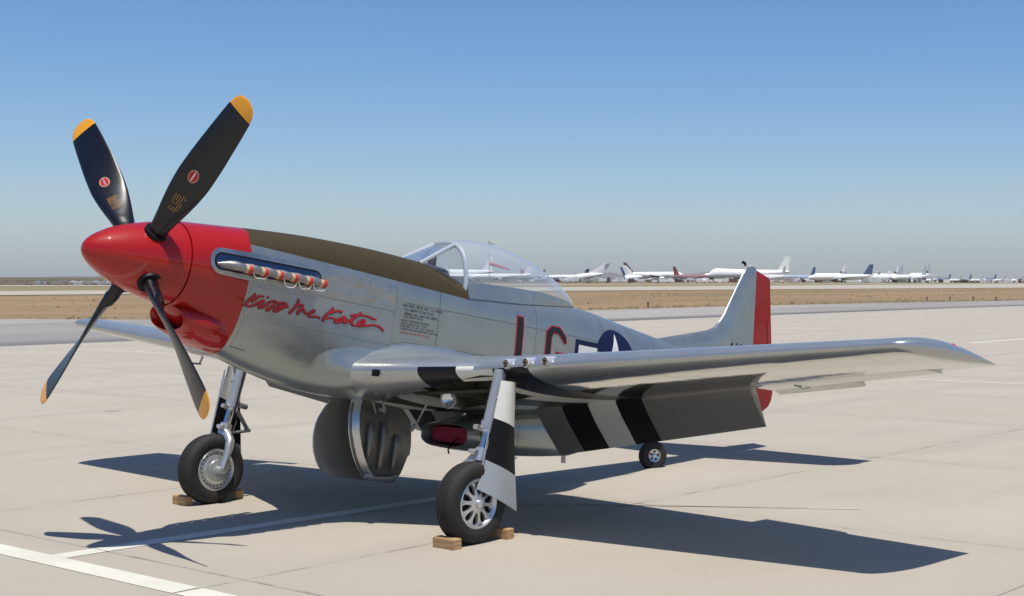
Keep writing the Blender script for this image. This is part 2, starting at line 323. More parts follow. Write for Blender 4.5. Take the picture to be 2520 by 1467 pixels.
M = dict(
    fus=m_fuselage(), satin=m_satin(), wing=m_wing(), flap=m_flap(), concrete=m_concrete(), joint=simple('joint_filler', (.20, .175, .14), .95),
    asphalt=m_asphalt(), desert=m_desert(), scrub=m_scrub(), dry=m_drygrass(), paint=m_paint(),
    red=simple('red_gloss_paint', (.37, .005, .002), .50, coat=.9, spec=.12, var=.08, sc_=3), rudred=simple('rudder_red_paint', (.30, .005, .004), .45, coat=.25, spec=.15, var=.12, sc_=6),
    blade=simple('blade_black_paint', (.0045, .005, .008), .33, coat=.0, var=.3), yellow=simple('blade_yellow_paint', (.78, .33, .012), .35, coat=.2, var=.04),
    metal=simple('bare_metal', (.55, .56, .57), .30, .9), dmetal=simple('dull_metal', (.34, .345, .35), .45, .7), liner=simple('slot_liner_steel', (.17, .18, .21), .16, 1., var=.1), chrome=simple('chrome', (.75, .76, .78), .06, 1., var=.02),
    polish=None, bright=simple('bright_alloy', (.62, .62, .61), .33, .75), leg=simple('grey_strut_paint', (.34, .37, .40), .32, .3),
    rubber=simple('tyre_rubber', (.017, .0155, .014), .78, var=.25, sc_=20), dark=simple('dark_interior', (.012, .013, .011), .7, var=.3), green=simple('primer_green', (.035, .042, .022), .6, var=.2),
    black=simple('black_paint', (.006, .006, .008), .5, spec=.25), white=simple('door_white', (.74, .73, .66), .4), grey=simple('door_grey', (.42, .45, .47), .35, .35),
    cover=simple('intake_cover_red', (.30, .012, .035), .8), plug=simple('exhaust_plug_red', (.46, .035, .018), .6), tan=simple('exhaust_plug_foam', (.50, .34, .20), .8), cord=simple('cord', (.62, .58, .50), .8),
    stack=simple('exhaust_steel', (.27, .26, .25), .42, .6, var=.3, sc_=14), navy=simple('insignia_blue', (.005, .010, .052), .6, spec=.25), wmark=simple('insignia_white', (.75, .75, .73), .4),
    lred=simple('lettering_red', (.44, .008, .014), .45), ldark=simple('lettering_maroon', (.12, .004, .012), .4), lblack=simple('lettering_black', (.006, .006, .009), .75),
    glass=m_glass('canopy_acrylic', (.975, .982, .99), .10), wglass=m_glass('windscreen_glass', (.93, .96, .96), .03), wood=m_wood(), brass=simple('gun_muzzle_metal', (.36, .28, .19), .35, .9),
    navred=None, coaming=simple('coaming_grey', (.045, .047, .055), .6), jet=simple('airliner_white', (.82, .81, .77), .35, var=.05, sc_=.3), jdark=simple('airliner_navy', (.09, .12, .21), .4, sc_=.3),
    jgrey=simple('airliner_grey', (.55, .56, .57), .4, .4, sc_=.3), jblk=simple('airliner_window_dark', (.03, .03, .035), .3), jred=simple('airliner_red', (.36, .08, .09), .4, sc_=.3), jmar=simple('airliner_maroon', (.38, .20, .20), .4, sc_=.3),
    jblue=simple('airliner_blue', (.05, .10, .20), .4, sc_=.3), jlb=simple('airliner_pale_blue', (.40, .47, .56), .4, sc_=.3), jbrown=simple('airliner_brown', (.15, .08, .07), .4, sc_=.3),
    bush=simple('bush_leaf', (.115, .115, .05), .9, var=.4, sc_=.5), straw=simple('dry_straw', (.30, .24, .12), .9, var=.4, sc_=.5), hill=simple('hill_rock', (.18, .15, .12), .95, sc_=.001), rubble=simple('rubble', (.42, .38, .33), .9, var=.3, sc_=2),
    doorin=simple('door_inside', (.20, .19, .165), .36, .5, var=.45, sc_=5), doorout=simple('door_outside', (.34, .33, .30), .36, .6, var=.1), portal=simple('gun_fairing_silver', (.62, .63, .63), .36, .5), stencil=simple('stencil_yellow', (.52, .27, .04), .5), socks=simple('windsock_cloth', (.45, .02, .03), .8), pole=simple('pole_metal', (.25, .25, .25), .5, .5))
def m_polish():
    k = N('polished_aluminium'); v = k.obj(); b = k.noise(2.2, v, 2); f = k.noise(7, v, 4)
    return k.end(k.bsdf(k.mix(f, (.30, .295, .28), (.46, .455, .44)), k.mr(f, .35, .7, .20, .38), .85, normal=k.bump(k.noise(3.2, k.scale(v, (.6, 1, 1.6)), 3), .45, .03)))
M['polish'] = m_polish()
k = N('red_lamp_glass'); q = k.n('BsdfPrincipled'); q.inputs['Base Color'].default_value = (.6, .004, .01, 1); q.inputs['Roughness'].default_value = .05; q.inputs['Coat Weight'].default_value = 1
M['navred'] = k.end(q.outputs[0])

# ------------------------------------------------------------------ ground
def sheet(name, pts, z, mat, sub=1, label=None):
    mb = MB(); mb.add([(x, y, hT(x, y)+z) for x, y in pts], [tuple(range(len(pts)))]); return mb.build(name, mat, None, False, kind='structure')
def strip(name, a, b, n, z, mat, parent=None, kind='structure'):   # quad strip between two polylines (lists of 2 pts) subdivided
    mb = MB(); rows = []
    def pt(pl, t):
        L = [math.dist(p, q) for p, q in zip(pl, pl[1:])]; T = t*sum(L)
        for (p, q), l in zip(zip(pl, pl[1:]), L):
            if T <= l or (p, q) == (pl[-2], pl[-1]): u = T/l; return (p[0]+(q[0]-p[0])*u, p[1]+(q[1]-p[1])*u)
            T -= l
    for i in range(n+1):
        p, q = pt(a, i/n), pt(b, i/n)
        rows.append([(p[0]+(q[0]-p[0])*j/4, p[1]+(q[1]-p[1])*j/4) for j in range(5)])
    mb.grid([[(x, y, hT(x, y)+z) for x, y in r] for r in rows])
    return mb.build(name, mat, parent, True, kind=kind)
mb = MB(); rs = [0, 8, 16, 24, 32, 40, 50, 60, 75, 90, 110, 130, 160, 190, 225, 300, 500, 900, 1600, 3000, 6000, 12000, 24000]
rows = [[(r*math.cos(a), r*math.sin(a), hT(r*math.cos(a), r*math.sin(a))-.10) for a in [2*math.pi*j/96 for j in range(96)]] for r in rs]
mb.grid(rows, closeu=True); mb.build('desert_ground', M['desert'], None, True, kind='structure')
# taxiway of worn asphalt between apron and desert
strip('taxiway', [(90, -95), (-10, -88), (-37.9, -74.5), (-42.5, -63.7), (-72, -58.5), (-95, -57.4), (-136, -53.8), (-230, -46)], [(90, -38.2), (0, -38.1), (-20, -38), (-30, -38), (-60, -38), (-84, -37), (-110, -35), (-230, -20)], 80, -.05, M['asphalt'])
# runway and far strip
strip('runway', [(700, -171), (-79, -169), (-418, -158), (-1800, -100)], [(740, -150), (-99.5, -211.8), (-865, -335.8), (-2600, -500)], 60, -.03, M['concrete'])
strip('dry_grass_field', [(800, -250), (-99.5, -213), (-865, -337), (-2600, -505)], [(1500, -400), (-158.9, -336.7), (-900, -520), (-3200, -1100)], 60, -.06, M['dry'])
strip('far_taxiway', [(1500, -400), (-158.9, -334.7), (-349, -330), (-900, -318.7)], [(1500, -480), (-185, -372), (-390, -363), (-900, -350)], 40, -.02, M['concrete'])
strip('scrubland', [(2500, -500), (-190, -390), (-600, -520), (-2000, -900)], [(5000, -8000), (-3000, -8000), (-6000, -7600), (-9000, -5000)], 60, -.04, M['scrub'])
# apron: dark joint bed with separate concrete slabs on it
P = 4.57; X0, Y0 = -.34, 1.58
strip('apron_bed', [(28, 24.6), (-230, 24.6)], [(28, -38.05), (-230, -38.05)], 70, -.022, M['joint'])
apron = MB(); apron.box((27.2, 23.8, -.021), (27.4, 24, -.0205)); apron = apron.build('apron', M['concrete'], None, False, kind='structure')
def slab_mesh(mb, i, j):
    g = .0055; x0 = X0-(i+1)*P+g; x1 = X0-i*P-g; y0 = Y0+j*P+g; y1 = Y0+(j+1)*P-g
    y0 = max(y0, -38.0)
    cs = [(x0, y0), (x1, y0), (x1, y1), (x0, y1)]; b = .004
    top = [(x0+b, y0+b), (x1-b, y0+b), (x1-b, y1-b), (x0+b, y1-b)]
    vs = [(x, y, hT(x, y)-.02) for x, y in cs]+[(x, y, hT(x, y)-.003) for x, y in cs]+[(x, y, hT(x, y)) for x, y in top]
    fs = [(0,1,5,4),(1,2,6,5),(2,3,7,6),(3,0,4,7),(4,5,9,8),(5,6,10,9),(6,7,11,10),(7,4,8,11),(8,9,10,11)]
    mb.add(vs, fs)
cell = []
for i in range(-6, 50):
    for j in range(-9, 5):
        cx, cy = X0-(i+.5)*P, Y0+(j+.5)*P
        if Y0+(j+1)*P < -38: continue
        d = math.hypot(cx-6.15, cy-10.57); inview = -.36 < math.atan2((cx-6.15)*rv.x+(cy-10.57)*rv.y, (cx-6.15)*fv.x+(cy-10.57)*fv.y)+.08 < .40
        cell.append((d if inview else d+1000, i, j))
cell.sort(); rest = MB()
for q, (d, i, j) in enumerate(cell):
    if q < 150 and d < 60: b_ = MB(); slab_mesh(b_, i, j); b_.build('slab', M['concrete'], apron, False)
    else: slab_mesh(rest, i, j)
rest.build('slab_field', M['concrete'], apron, False, kind='stuff')
# painted lines
def line(name, pts, z=.004):
    mb = MB()
    for (a, b, c, d) in pts: mb.add([(x, y, hT(x, y)+z) for x, y in (a, b, c, d)], [(0, 1, 2, 3)])
    return mb.build(name, M['paint'], None, False, kind='structure')
line('stand_line', [((.03, -14), (.26, -14), (.26, 1.56), (.03, 1.56)), ((.03, 1.60), (.26, 1.60), (.26, 9), (.03, 9))])
line('lead_in_line', [((.03-.002, -.47), (.03-.002, -.25), (-.335, -.25), (-.335, -.46)), ((-.345, -.46), (-.345, -.25), (-2.6, -.16), (-2.6, -.37)), ((-2.6, -.37), (-2.6, -.16), (-4.6, -.07), (-4.6, -.28))])
line('apron_line', [((-21.8, -4.6), (-21.95, -4.6), (-22.1, 6), (-21.95, 6)), ((-18.98, -33.9), (-19.1, -33.9), (-19.55, -28.6), (-19.4, -28.6)), ((-38.2, -11.6), (-38.4, -11.3), (-48, -11.0), (-48, -11.25)), ((-20.4, -30.9), (-20.25, -31.0), (-19.3, -30.4), (-19.4, -30.3))])
from math import dist as _d
mb = MB(); mb.add([(-4.12, .62, .004), (-4.20, .66, .004), (-5.9, 3.55, .004), (-5.86, 3.4, .004)], [(0, 1, 2, 3)])
k = N('faded_line_paint'); pf = k.pos(); k.end(k.bsdf(k.mix(k.mr(k.noise(3, pf, 6, .7), .42, .6), (.60, .55, .46), (.44, .39, .32)), .85, 0.)); mb.build('faded_line', k.m, None, False, kind='structure')
# bushes and dry tufts of the desert strip
def tufts(name, mat, n, reg, hmin, hmax, label):
    mb = MB()
    for _ in range(n):
        x = random.uniform(*reg[0]); lo, hi = reg[1](x); y = random.uniform(lo, hi)
        h = random.uniform(hmin, hmax)*random.uniform(.5, 1); z = hT(x, y)-.1
        for _ in range(9):
            a = random.uniform(0, 6.28); r = h*random.uniform(.1, .9); c = (x+r*math.cos(a), y+r*math.sin(a)); w_ = h*random.uniform(.15, .35); b = random.uniform(0, 3.14); tz = h*random.uniform(.4, 1)*(1-.5*r/h)
            mb.add([(c[0]-w_*math.cos(b), c[1]-w_*math.sin(b), z), (c[0]+w_*math.cos(b), c[1]+w_*math.sin(b), z), (c[0]+w_*.5*math.cos(b+1), c[1]+w_*.5*math.sin(b+1), z+tz)], [(0, 1, 2)])
    o = mb.build(name, mat, None, False, recalc=False); tag(o, label, 'bushes', kind='stuff')
ylo = lambda x: (-168+.0*x, lerp([(-230, -47), (-136, -54.5), (-95, -58.5), (-72, -59.5), (-44, -66), (-37, -76), (40, -95)], x))
tufts('desert_bushes', M['bush'], 900, ((-330, 20), ylo), .08, .26, 'low green desert bushes scattered over the brown strip')
tufts('dry_tufts', M['straw'], 2600, ((-330, 20), ylo), .05, .18, 'dry yellow grass tufts on the brown desert strip')
tufts('edge_weeds', M['straw'], 900, ((-200, 10), lambda x: (ylo(x)[1]-5, ylo(x)[1])), .10, .32, 'dry weeds growing along the taxiway edge')
tufts('scrub_bushes', M['bush'], 1600, ((-900, 300), lambda x: (-900, -395)), .5, 1.4, 'dark scrub bushes on the far plain')

# ------------------------------------------------------------------ the fighter
root = empty('fighter_plane', 'silver propeller fighter with red nose, bubble canopy and red rudder parked on the apron', 'airplane', (-2.4136, 0, 0), (0, -TH, 0))
def L(s, y, z): return Vector((BS-s, y, z-BZ))
def LL(pts): return [L(*p) for p in pts]
FT = dict(
    top=[(.76, .372), (1.15, .408), (1.5, .440), (2.1, .480), (2.8, .495), (3.33, .485), (3.8, .40), (4.2, .375), (5.2, .37), (5.75, .372), (6.4, .315), (7.16, .24), (7.56, .20), (8.5, .17), (9.16, .16)],
    bot=[(.76, -.342), (.95, -.47), (1.15, -.615), (1.4, -.705), (1.64, -.775), (2.1, -.862), (2.55, -.90), (3.3, -.91), (4.5, -.90), (5.5, -.84), (6.5, -.67), (7.0, -.57), (7.5, -.48), (8.0, -.39), (8.5, -.31), (9.16, -.25)],
    w=[(.76, .357), (1.15, .390), (1.5, .408), (2.1, .428), (2.8, .440), (3.5, .446), (4.6, .440), (5.3, .415), (6.0, .370), (6.5, .335), (7.0, .298), (7.5, .252), (8.0, .205), (8.5, .150), (9.0, .09), (9.16, .06)],
    zc=[(.76, .015), (1.15, .05), (1.5, .09), (2.1, .09), (2.8, .05), (4.5, -.04), (5.5, -.10), (6.5, -.10), (7.5, -.08), (9.16, -.03)],
    nt=[(.76, 2.0), (1.5, 2.35), (2.4, 2.5), (3.3, 2.3), (3.9, 2.6), (5.2, 2.7), (5.9, 2.2), (9.16, 2.0)],
    nb=[(.76, 2.0), (1.15, 1.9), (1.5, 2.05), (2.1, 2.5), (2.5, 3.2), (2.9, 3.8), (4.5, 3.2), (6, 2.3), (9.16, 2.0)])
def F(kx, s): return cub(FT[kx], s)
def fpt(s, phi):    # phi 0 top .. pi bottom (port), beyond: starboard
    w_, zc = F('w', s), F('zc', s); c, sn = math.cos(phi), math.sin(phi)
    if c >= 0: n_, h = F('nt', s), F('top', s)-zc
    else: n_, h = F('nb', s), zc-F('bot', s)
    return (s, w_*math.copysign(abs(sn)**(2/n_), sn), zc+h*math.copysign(abs(c)**(2/n_), c))
def YF(s, z):       # port half-width of the fuselage at a height
    w_, zc = F('w', s), F('zc', s)
    if z >= zc: n_, h = F('nt', s), F('top', s)-zc
    else: n_, h = F('nb', s), zc-F('bot', s)
    t = min(abs(z-zc)/h, 1); return w_*(1-t**n_)**(1/n_)
mb = MB(); ss = arange(.762, 9.16, 120)
mb.grid([LL([fpt(s, 2*math.pi*j/72) for j in range(72)]) for s in ss], closeu=True)
mb.add(LL([fpt(.762, 2*math.pi*j/72) for j in range(72)]), [tuple(range(72))])
mb.add(LL([fpt(9.16, 2*math.pi*j/72) for j in range(72)]), [tuple(range(72))])
body = mb.build('fuselage', M['fus'], root)
# chin air intake
mb = MB(); rows = []
for s, zt, zb, w_, n_, rk in [(1.02, -.36, -.50, .18, 2.2, 0), (.86, -.335, -.508, .222, 2.3, .03), (.82, -.325, -.520, .236, 2.3, .045), (.825, -.315, -.530, .246, 2.3, .045), (.90, -.30, -.568, .265, 2.3, .03), (1.02, -.29, -.612, .285, 2.3, .01), (1.12, -.28, -.640, .288, 2.2, 0), (1.22, -.27, -.655, .265, 2.1, 0), (1.32, -.26, -.655, .22, 2.1, 0), (1.45, -.25, -.64, .12, 2.1, 0)]:
    zc, h = (zt+zb)/2, (zt-zb)/2
    rows.append(LL([(s-rk*math.cos(a), w_*math.copysign(abs(math.sin(a))**(2/n_), math.sin(a)), zc+h*math.copysign(abs(math.cos(a))**(2/n_), math.cos(a))) for a in [2*math.pi*j/40 for j in range(40)]]))
mb.grid(rows, closeu=True); chin = mb.build('chin_intake', M['fus'], root, ang=60)
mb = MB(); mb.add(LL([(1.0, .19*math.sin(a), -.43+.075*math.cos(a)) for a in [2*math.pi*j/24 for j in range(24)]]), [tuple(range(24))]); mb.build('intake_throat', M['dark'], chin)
# ---- spinner
SPR = [(0, .0), (.004, .026), (.015, .052), (.04, .085), (.08, .120), (.13, .153), (.2, .192), (.3, .236), (.4, .268), (.5, .296), (.62, .325), (.74, .347), (.752, .349), (.752, .3)]
mb = MB(); mb.lathe(L(0, 0, .015), (-1, 0, 0), SPR, 64); spin = mb.build('spinner', M['red'], root)
def spr(s): return lerp(SPR[:-1], s)
# ---- propeller blades
CH = [(.2, .12), (.33, .15), (.45, .185), (.6, .235), (.75, .275), (.9, .298), (1.1, .30), (1.3, .29), (1.5, .275), (1.58, .262), (1.63, .235), (1.66, .20), (1.68, .16), (1.695, .10), (1.703, .02)]
TC = [(.2, 1.), (.33, .75), (.45, .42), (.6, .26), (.75, .17), (.9, .13), (1.2, .09), (1.7, .06)]
BT = [(.2, 62), (.45, 54), (.6, 48), (.75, 43), (.9, 37.5), (1.2, 27), (1.5, 19), (1.7, 15)]
SP = .5
def bpt(a, r, f, up):     # chord fraction f -.5...5, up -1 back face, +1 front
    rd = Vector((0, math.sin(a), math.cos(a))); tg = Vector((0, math.cos(a), -math.sin(a))); ax_ = Vector((-1, 0, 0))   # ax_: aft
    b = R(lerp(BT, r)); c = cub(CH, r); ch = tg*math.cos(b)+ax_*math.sin(b); nn = ax_*math.cos(b)-tg*math.sin(b)
    t = c*lerp(TC, r)*.5*max(0, 1-(2*f)**2)**.5*(1.25-.5*f if r > .4 else 1)
    rr = r-(.0 if r < 1.6 else .0)
    base = L(SP, 0, .015)+rd*rr
    return base+ch*(c*f)-nn*t*(up if up > 0 else up*.35 if r > .5 else up)
def blade(a):
    def rows(r0, r1, n):
        R_ = []
        for r in arange(r0, r1, n):
            fr = [-.5+.5*(1-math.cos(math.pi*i/12))*1.0 for i in range(13)]
            R_.append([bpt(a, r, f, 1) for f in fr]+[bpt(a, r, f, -1) for f in fr[-2:0:-1]])
        return R_
    mb = MB(); mb.grid(rows(.22, 1.575, 40), closeu=True); o = mb.build('propeller_blade', M['blade'], root)
    mb = MB(); rr = rows(1.575, 1.703, 14); mb.grid(rr, closeu=True); mb.add(rr[-1], [tuple(range(len(rr[-1])))]); mb.build('blade_tip', M['yellow'], o)
    # maker's badge
    def disc(r, f, er, ef, off, name, mt):
        mb = MB(); c = cub(CH, r); vs = [bpt(a, r, f, 1)]
        for i in range(24):
            t = 2*math.pi*i/24; vs.append(bpt(a, r+er*math.cos(t), f+ef*math.sin(t)/c, 1))
        b = R(lerp(BT, r)); tg = Vector((0, math.cos(a), -math.sin(a))); nn = Vector((-1, 0, 0))*math.cos(b)-tg*math.sin(b)
        mb.add([v-nn*off for v in vs], [(0, i+1, (i+1) % 24+1) for i in range(24)]); return mb.build(name, mt, o, False)
    if math.cos(a) > 0:
        disc(.905, -.02, .058, .044, .004, 'badge_rim', M['tan']); disc(.905, -.02, .050, .036, .006, 'badge', M['lred']); disc(.905, -.02, .049, .006, .008, 'badge_emblem', M['bright'])
        mb = MB(); b = R(lerp(BT, .62)); tg = Vector((0, math.cos(a), -math.sin(a))); nn = Vector((-1, 0, 0))*math.cos(b)-tg*math.sin(b)
        random.seed(3)
        for row in range(5):
            r = .56
            while r < .71:
                ln = random.uniform(.006, .012)
                if random.random() > .15:
                    f0 = -.17+row*.078; q = [bpt(a, r, f0, 1), bpt(a, r+ln, f0, 1), bpt(a, r+ln, f0+.034, 1), bpt(a, r, f0+.034, 1)]
                    mb.add([v-nn*.004 for v in q], [(0, 1, 2, 3)])
                r += ln+.010
        mb.build('blade_stencil', M['stencil'], o, False)
    mb = MB(); rd = Vector((0, math.sin(a), math.cos(a))); rc = .292
    mb.lathe(L(SP, 0, .015)+rd*(rc-.05), rd, [(0, .098), (.058, .098), (.058, .05)], 32); mb.build('root_cuff', M['black'], o)
for q_ in range(4): blade(math.pi/4+q_*math.pi/2)

# ---- wing
def LEc(y): 
    le = 2.79+.0637*y
    if y < 1.57: t = (1.57-y)/1.12; le -= .42*t*(1-.12*math.sin(math.pi*min(t, 1)))
    return le
def wing_sec(y):
    y = abs(y); le, te = LEc(y), 5.43-.186*y; base = te-(2.79+.0637*y); zl = -.70+.0875*y; tc = .152-.0062*y; th = tc*base; tw = .085-.0115*y
    if y > 5.36: u = min((y-5.42)/.22, 1) if y > 5.42 else 0; le += (te-le)*.50*(1-math.sqrt(max(0, 1-u*u)))
    if y > 5.50: u = min((y-5.50)/.14, 1); th *= math.sqrt(max(.0001, 1-u*u))
    return le, te, zl, tw, th
def wpt(y, s, up):
    le, te, zl, tw, th = wing_sec(y); lowf = .95+.32*max(0, min(1, (1.45-abs(y))/.9)); f = max(0, min(1, (s-le)/(te-le)))
    yt = th/.2*(.2969*math.sqrt(f)-.126*f-.3516*f*f+.2843*f**3-.1015*f**4)*(1+.22*f*(1-f**3))
    # forward thickness kept full for the laminar section
    return L(s, y, zl-tw*f+.012*(te-le)*4*f*(1-f)*.9+up*yt*(1.0 if up > 0 else lowf))
def zw(y, s, up): return wpt(y, s, up).z+BZ
def cutS(y): return 4.74-(y-.6)*.099
def build_wing(sg):
    mb = MB(); nf = 40
    ys = [.30, .35, .40, .45, .5, .55, .599]
    A = [.601, .65, .70, .8, .95, 1.1, 1.25, 1.32, 1.4, 1.48, 1.53, 1.57, 1.62, 1.68, 1.74, 1.8, 1.88, 1.95, 2.2, 2.5, 2.9, 3.34 if sg > 0 else 3.71]; B_ = [3.342 if sg > 0 else 3.712, 3.8, 4.3, 4.8, 5.15]; C_ = [5.152, 5.28, 5.36, 5.40, 5.44, 5.48, 5.50, 5.52, 5.54, 5.57, 5.60, 5.62, 5.635, 5.64]
    def rowf(y, s1):
        le = wing_sec(y)[0]; fr = [(1-math.cos(math.pi*.5*i/(nf-1))) for i in range(nf)]
        S_ = [le+(s1-le)*f for f in fr]
        r = [wpt(y, s, 1) for s in reversed(S_)]+[wpt(y, s, -1) for s in S_[1:]]
        return [Vector((p.x, p.y*sg, p.z)) for p in r], [None]*(nf-1)+S_
    for blk, kind in ((ys, 0), (A, 1), (B_, 2), (C_, 0)):
        rows = []; SS = []
        for y in blk:
            s1 = wing_sec(y)[1] if kind == 0 else (cutS(y) if kind == 1 else 5.43-.186*y-.245*(5.43-.186*y-(2.79+.0637*y)))
            r, S_ = rowf(y, s1); rows.append(r); SS.append(S_)
        def skip(i, j):
            if j < nf-1: return False
            y = (blk[i]+blk[i+1])/2; s = 0
            s = LEc(y)+(SS[i][-1]-LEc(y))*(1-math.cos(math.pi*.5*((j-nf+1.5))/(nf-1)))
            ss_ = max(2.88, LEc(y)+.11)
            if .26 < y < 1.57 and ss_ < s < 3.66: return True
            return 1.5 < y < 1.88 and ss_ < s < 3.17
        mb.grid(rows, skip=skip)
        for r in (rows[0], rows[-1]): mb.add(r, [tuple(range(len(r)))])
        if kind: # blunt rear spar face
            mb.grid([[r[0], r[-1]] for r in rows])
    w_ = mb.build('wing', M['wing'], root, ang=40)
    # wheel bay lining
    mb = MB()
    for (s0, s1, y0, y1, d) in ((2.84, 3.70, .32, 1.60, .24), (2.88, 3.17, 1.3, 1.86, .14)):
        mb.add([L(s, sg*y, z) for s, y, z in [(max(s, LEc(y)+.06), y, zw(y, max(s, LEc(y)+.06), -1)+.006) for s, y in ((s0, y0), (s1, y0), (s1, y1), (s0, y1))]+[(max(s, LEc(y)+.06), y, min(zw(y, s, -1)+d, zw(y, max(s, LEc(y)+.06), 1)-.012)) for s, y in ((s0, y0), (s1, y0), (s1, y1), (s0, y1))]], [(4, 5, 6, 7), (0, 1, 5, 4), (1, 2, 6, 5), (2, 3, 7, 6), (3, 0, 4, 7)])
    bay = mb.build('wheel_bay', M['green'], w_, False)
    mb = MB()
    for i in range(5): y = .5+i*.24; mb.add([L(s, sg*(y+e), zw(y, s, -1)+h) for e in (-.012, .012) for s, h in ((2.95, .03), (3.62, .03), (3.62, .14), (2.95, .14))], [(0, 1, 2, 3), (7, 6, 5, 4), (0, 4, 5, 1), (2, 6, 7, 3)])
    mb.tube([L(3.1, sg*.5, -.80), L(3.15, sg*1.5, -.72)], .02); mb.tube([L(3.35, sg*.45, -.78), L(3.3, sg*1.4, -.72)], .014); mb.tube([L(3.0, sg*.7, -.76), L(3.5, sg*.9, -.76)], .025)
    mb.build('bay_framing', M['green'], w_, False)
    # flap, down
    def flap_rows():
        rows = []; de = R(50)
        for i in range(15):
            y = .615+((3.325 if sg > 0 else 3.70)-.615)*i/14; t = (y-.615)/2.71; sh = 4.76-.27*t; zh = -.778+.298*t; cf = .575-.155*t; h0 = .058-.018*t; r = []
            prof = [(math.cos(math.pi/2+math.pi*j/8)*h0*.9, math.sin(math.pi/2+math.pi*j/8)*h0) for j in range(9)]
            prof = prof+[(cf*.3, -h0*.92), (cf*.6, -h0*.55), (cf, -.002), (cf, .002), (cf*.6, h0*.5), (cf*.3, h0*.95)]
            for a, b in prof: r.append(L(sh+a*math.cos(de)+b*math.sin(de), sg*y, zh-a*math.sin(de)+b*math.cos(de)))
            rows.append(r)
        return rows
    mb = MB(); fr = flap_rows(); mb.grid(fr, closeu=True); mb.add(fr[0], [tuple(range(len(fr[0])))]); mb.add(fr[-1], [tuple(range(len(fr[-1])))])
    mb.build('flap', M['flap'], root)
    # aileron
    rows = []; dr = R(3)
    for i in range(9):
        ya = 3.36 if sg > 0 else 3.73; y = ya+(5.14-ya)*i/8; le, te, zl, tw, th = wing_sec(y); base = te-le; s0 = te-.243*base; r = []
        zc0 = (zw(y, s0, 1)+zw(y, s0, -1))/2; hh = (zw(y, s0, 1)-zw(y, s0, -1))/2*.95
        for j in range(7):
            a = math.pi/2+math.pi*j/6; r.append((s0+.01+math.cos(a)*hh*.6, zc0+math.sin(a)*hh))
        r += [(te, zw(y, te, -1)-.003), (te, zw(y, te, 1)+.003)]
        rows.append([L(s0+(s-s0)*math.cos(dr)+(z-zc0)*math.sin(dr), sg*y, zc0+(z-zc0)*math.cos(dr)-(s-s0)*math.sin(dr)) for s, z in r])
    mb = MB(); mb.grid(rows, closeu=True); mb.add(rows[0], [tuple(range(9))]); mb.add(rows[-1], [tuple(range(9))]); ail = mb.build('aileron', M['wing'], root)
    mb = MB(); rows = []
    for y in (3.36, 3.6, 3.9, 4.2, 4.33, 4.36):
        te = 5.43-.186*y; z0 = zw(y, te, 1)-.03; e = .075 if y < 4.3 else (.055 if y < 4.35 else .02)
        rows.append([L(te-.03, sg*y, z0+.012), L(te+e, sg*y, z0-.022), L(te+e, sg*y, z0-.027), L(te-.03, sg*y, z0+.004)])
    mb.grid(rows, closeu=True); mb.add(rows[0], [(0, 1, 2, 3)]); mb.add(rows[-1], [(0, 1, 2, 3)]); mb.build('trim_tab', M['wing'], ail)
    mb = MB(); y = 3.75; te = 5.43-.186*y; z0 = zw(y, te-.25, -1)
    mb.obox(L(te-.18, sg*y, z0-.008), (.05, 0, 0), (0, .010, 0), (0, 0, .010)); mb.tube([L(te-.24, sg*y, z0-.005), L(te-.1, sg*y, z0-.028), L(te, sg*(y+.01), z0-.005)], .004, 6); mb.build('tab_linkage', M['dmetal'], ail)
    # forward fairing that swells out of the body into the wing nose
    mb = MB(); rows = []
    for s in arange(2.05, 2.80, 22):
        hq = max(0, min(1, (s-2.05)/.52)); h_ = .155*hq*hq*(3-2*hq)*(1 if s < 2.6 else 1-(s-2.6)*1.2); r = []
        for z in arange(-.36, -.905, 22):
            g_ = math.exp(-(abs((z+.70)/(.15 if z > -.70 else .20)))**2.4); zz = max(z, F('bot', s)+.012); r.append(L(s, sg*(YF(s, zz)-.006+h_*g_+.006*g_), z if z > F('bot', s)+.012 else zz))
        rows.append(r)
    mb.grid(rows); mb.build('wing_root_fairing', M['satin'], root, ang=80)
    # root fillet
    mb = MB(); rows = []
    for s in arange(2.50, 5.75, 44):
        yw = .45+.22*min(1, (s-2.50)/.5+.12); 
        if s > 5.2: yw = .45+.22*(5.75-s)/.55+.0
        s2 = min(s, 5.28); zt = zw(max(yw, .46), s2, 1) if s <= 5.28 else zw(.5, 5.28, 1)-.02*(s-5.28)
        lq = max(0, min(1, (s-2.42)/.75)); lift = .03+.10*lq*lq*(3-2*lq)
        z1 = zt+lift; y1 = YF(s, z1)-.004; r = []
        for i in range(9):
            t = i/8; u = (1-t)**2; v2 = 2*t*(1-t); w2 = t*t
            r.append(L(s, sg*(u*y1+v2*(y1+.012)+w2*(yw+.02)), u*z1+v2*(zt+.008)+w2*(zt-.004)))
        rows.append(r)
    mb.grid(rows); mb.build('wing_fillet', M['satin'], root)
    # guns
    for y in (1.9, 2.11, 2.32):
        le, te, zl, tw, th = wing_sec(y); z0 = zl+.022; mb = MB()
        mb.lathe(L(le+.16, sg*y, z0+.004), (1, 0, 0), [(-.02, .062), (.04, .060), (.10, .054), (.15, .047), (.185, .041), (.190, .034), (.17, .031)], 24)
        g = mb.build('gun_port', M['portal'], root)
        mb = MB(); mb.lathe(L(le+.03, sg*y, z0+.004), (1, 0, 0), [(0, .001), (0, .032), (.045, .030), (.064, .022), (.064, .011), (.03, .010)], 20); mb.build('gun_muzzle', M['brass'], g)
    # tip light
    y = 5.585; p = wpt(y, 3.74, 1); mb = MB(); mb.lathe(Vector((p.x, sg*(p.y-.0), p.z-.012)), (.25, sg*1, .35), [(-.01, .019), (.006, .018), (.014, .013), (.018, .006), (.019, 0)], 20); nl = mb.build('navigation_light', M['navred'] if sg > 0 else M['green'], root)
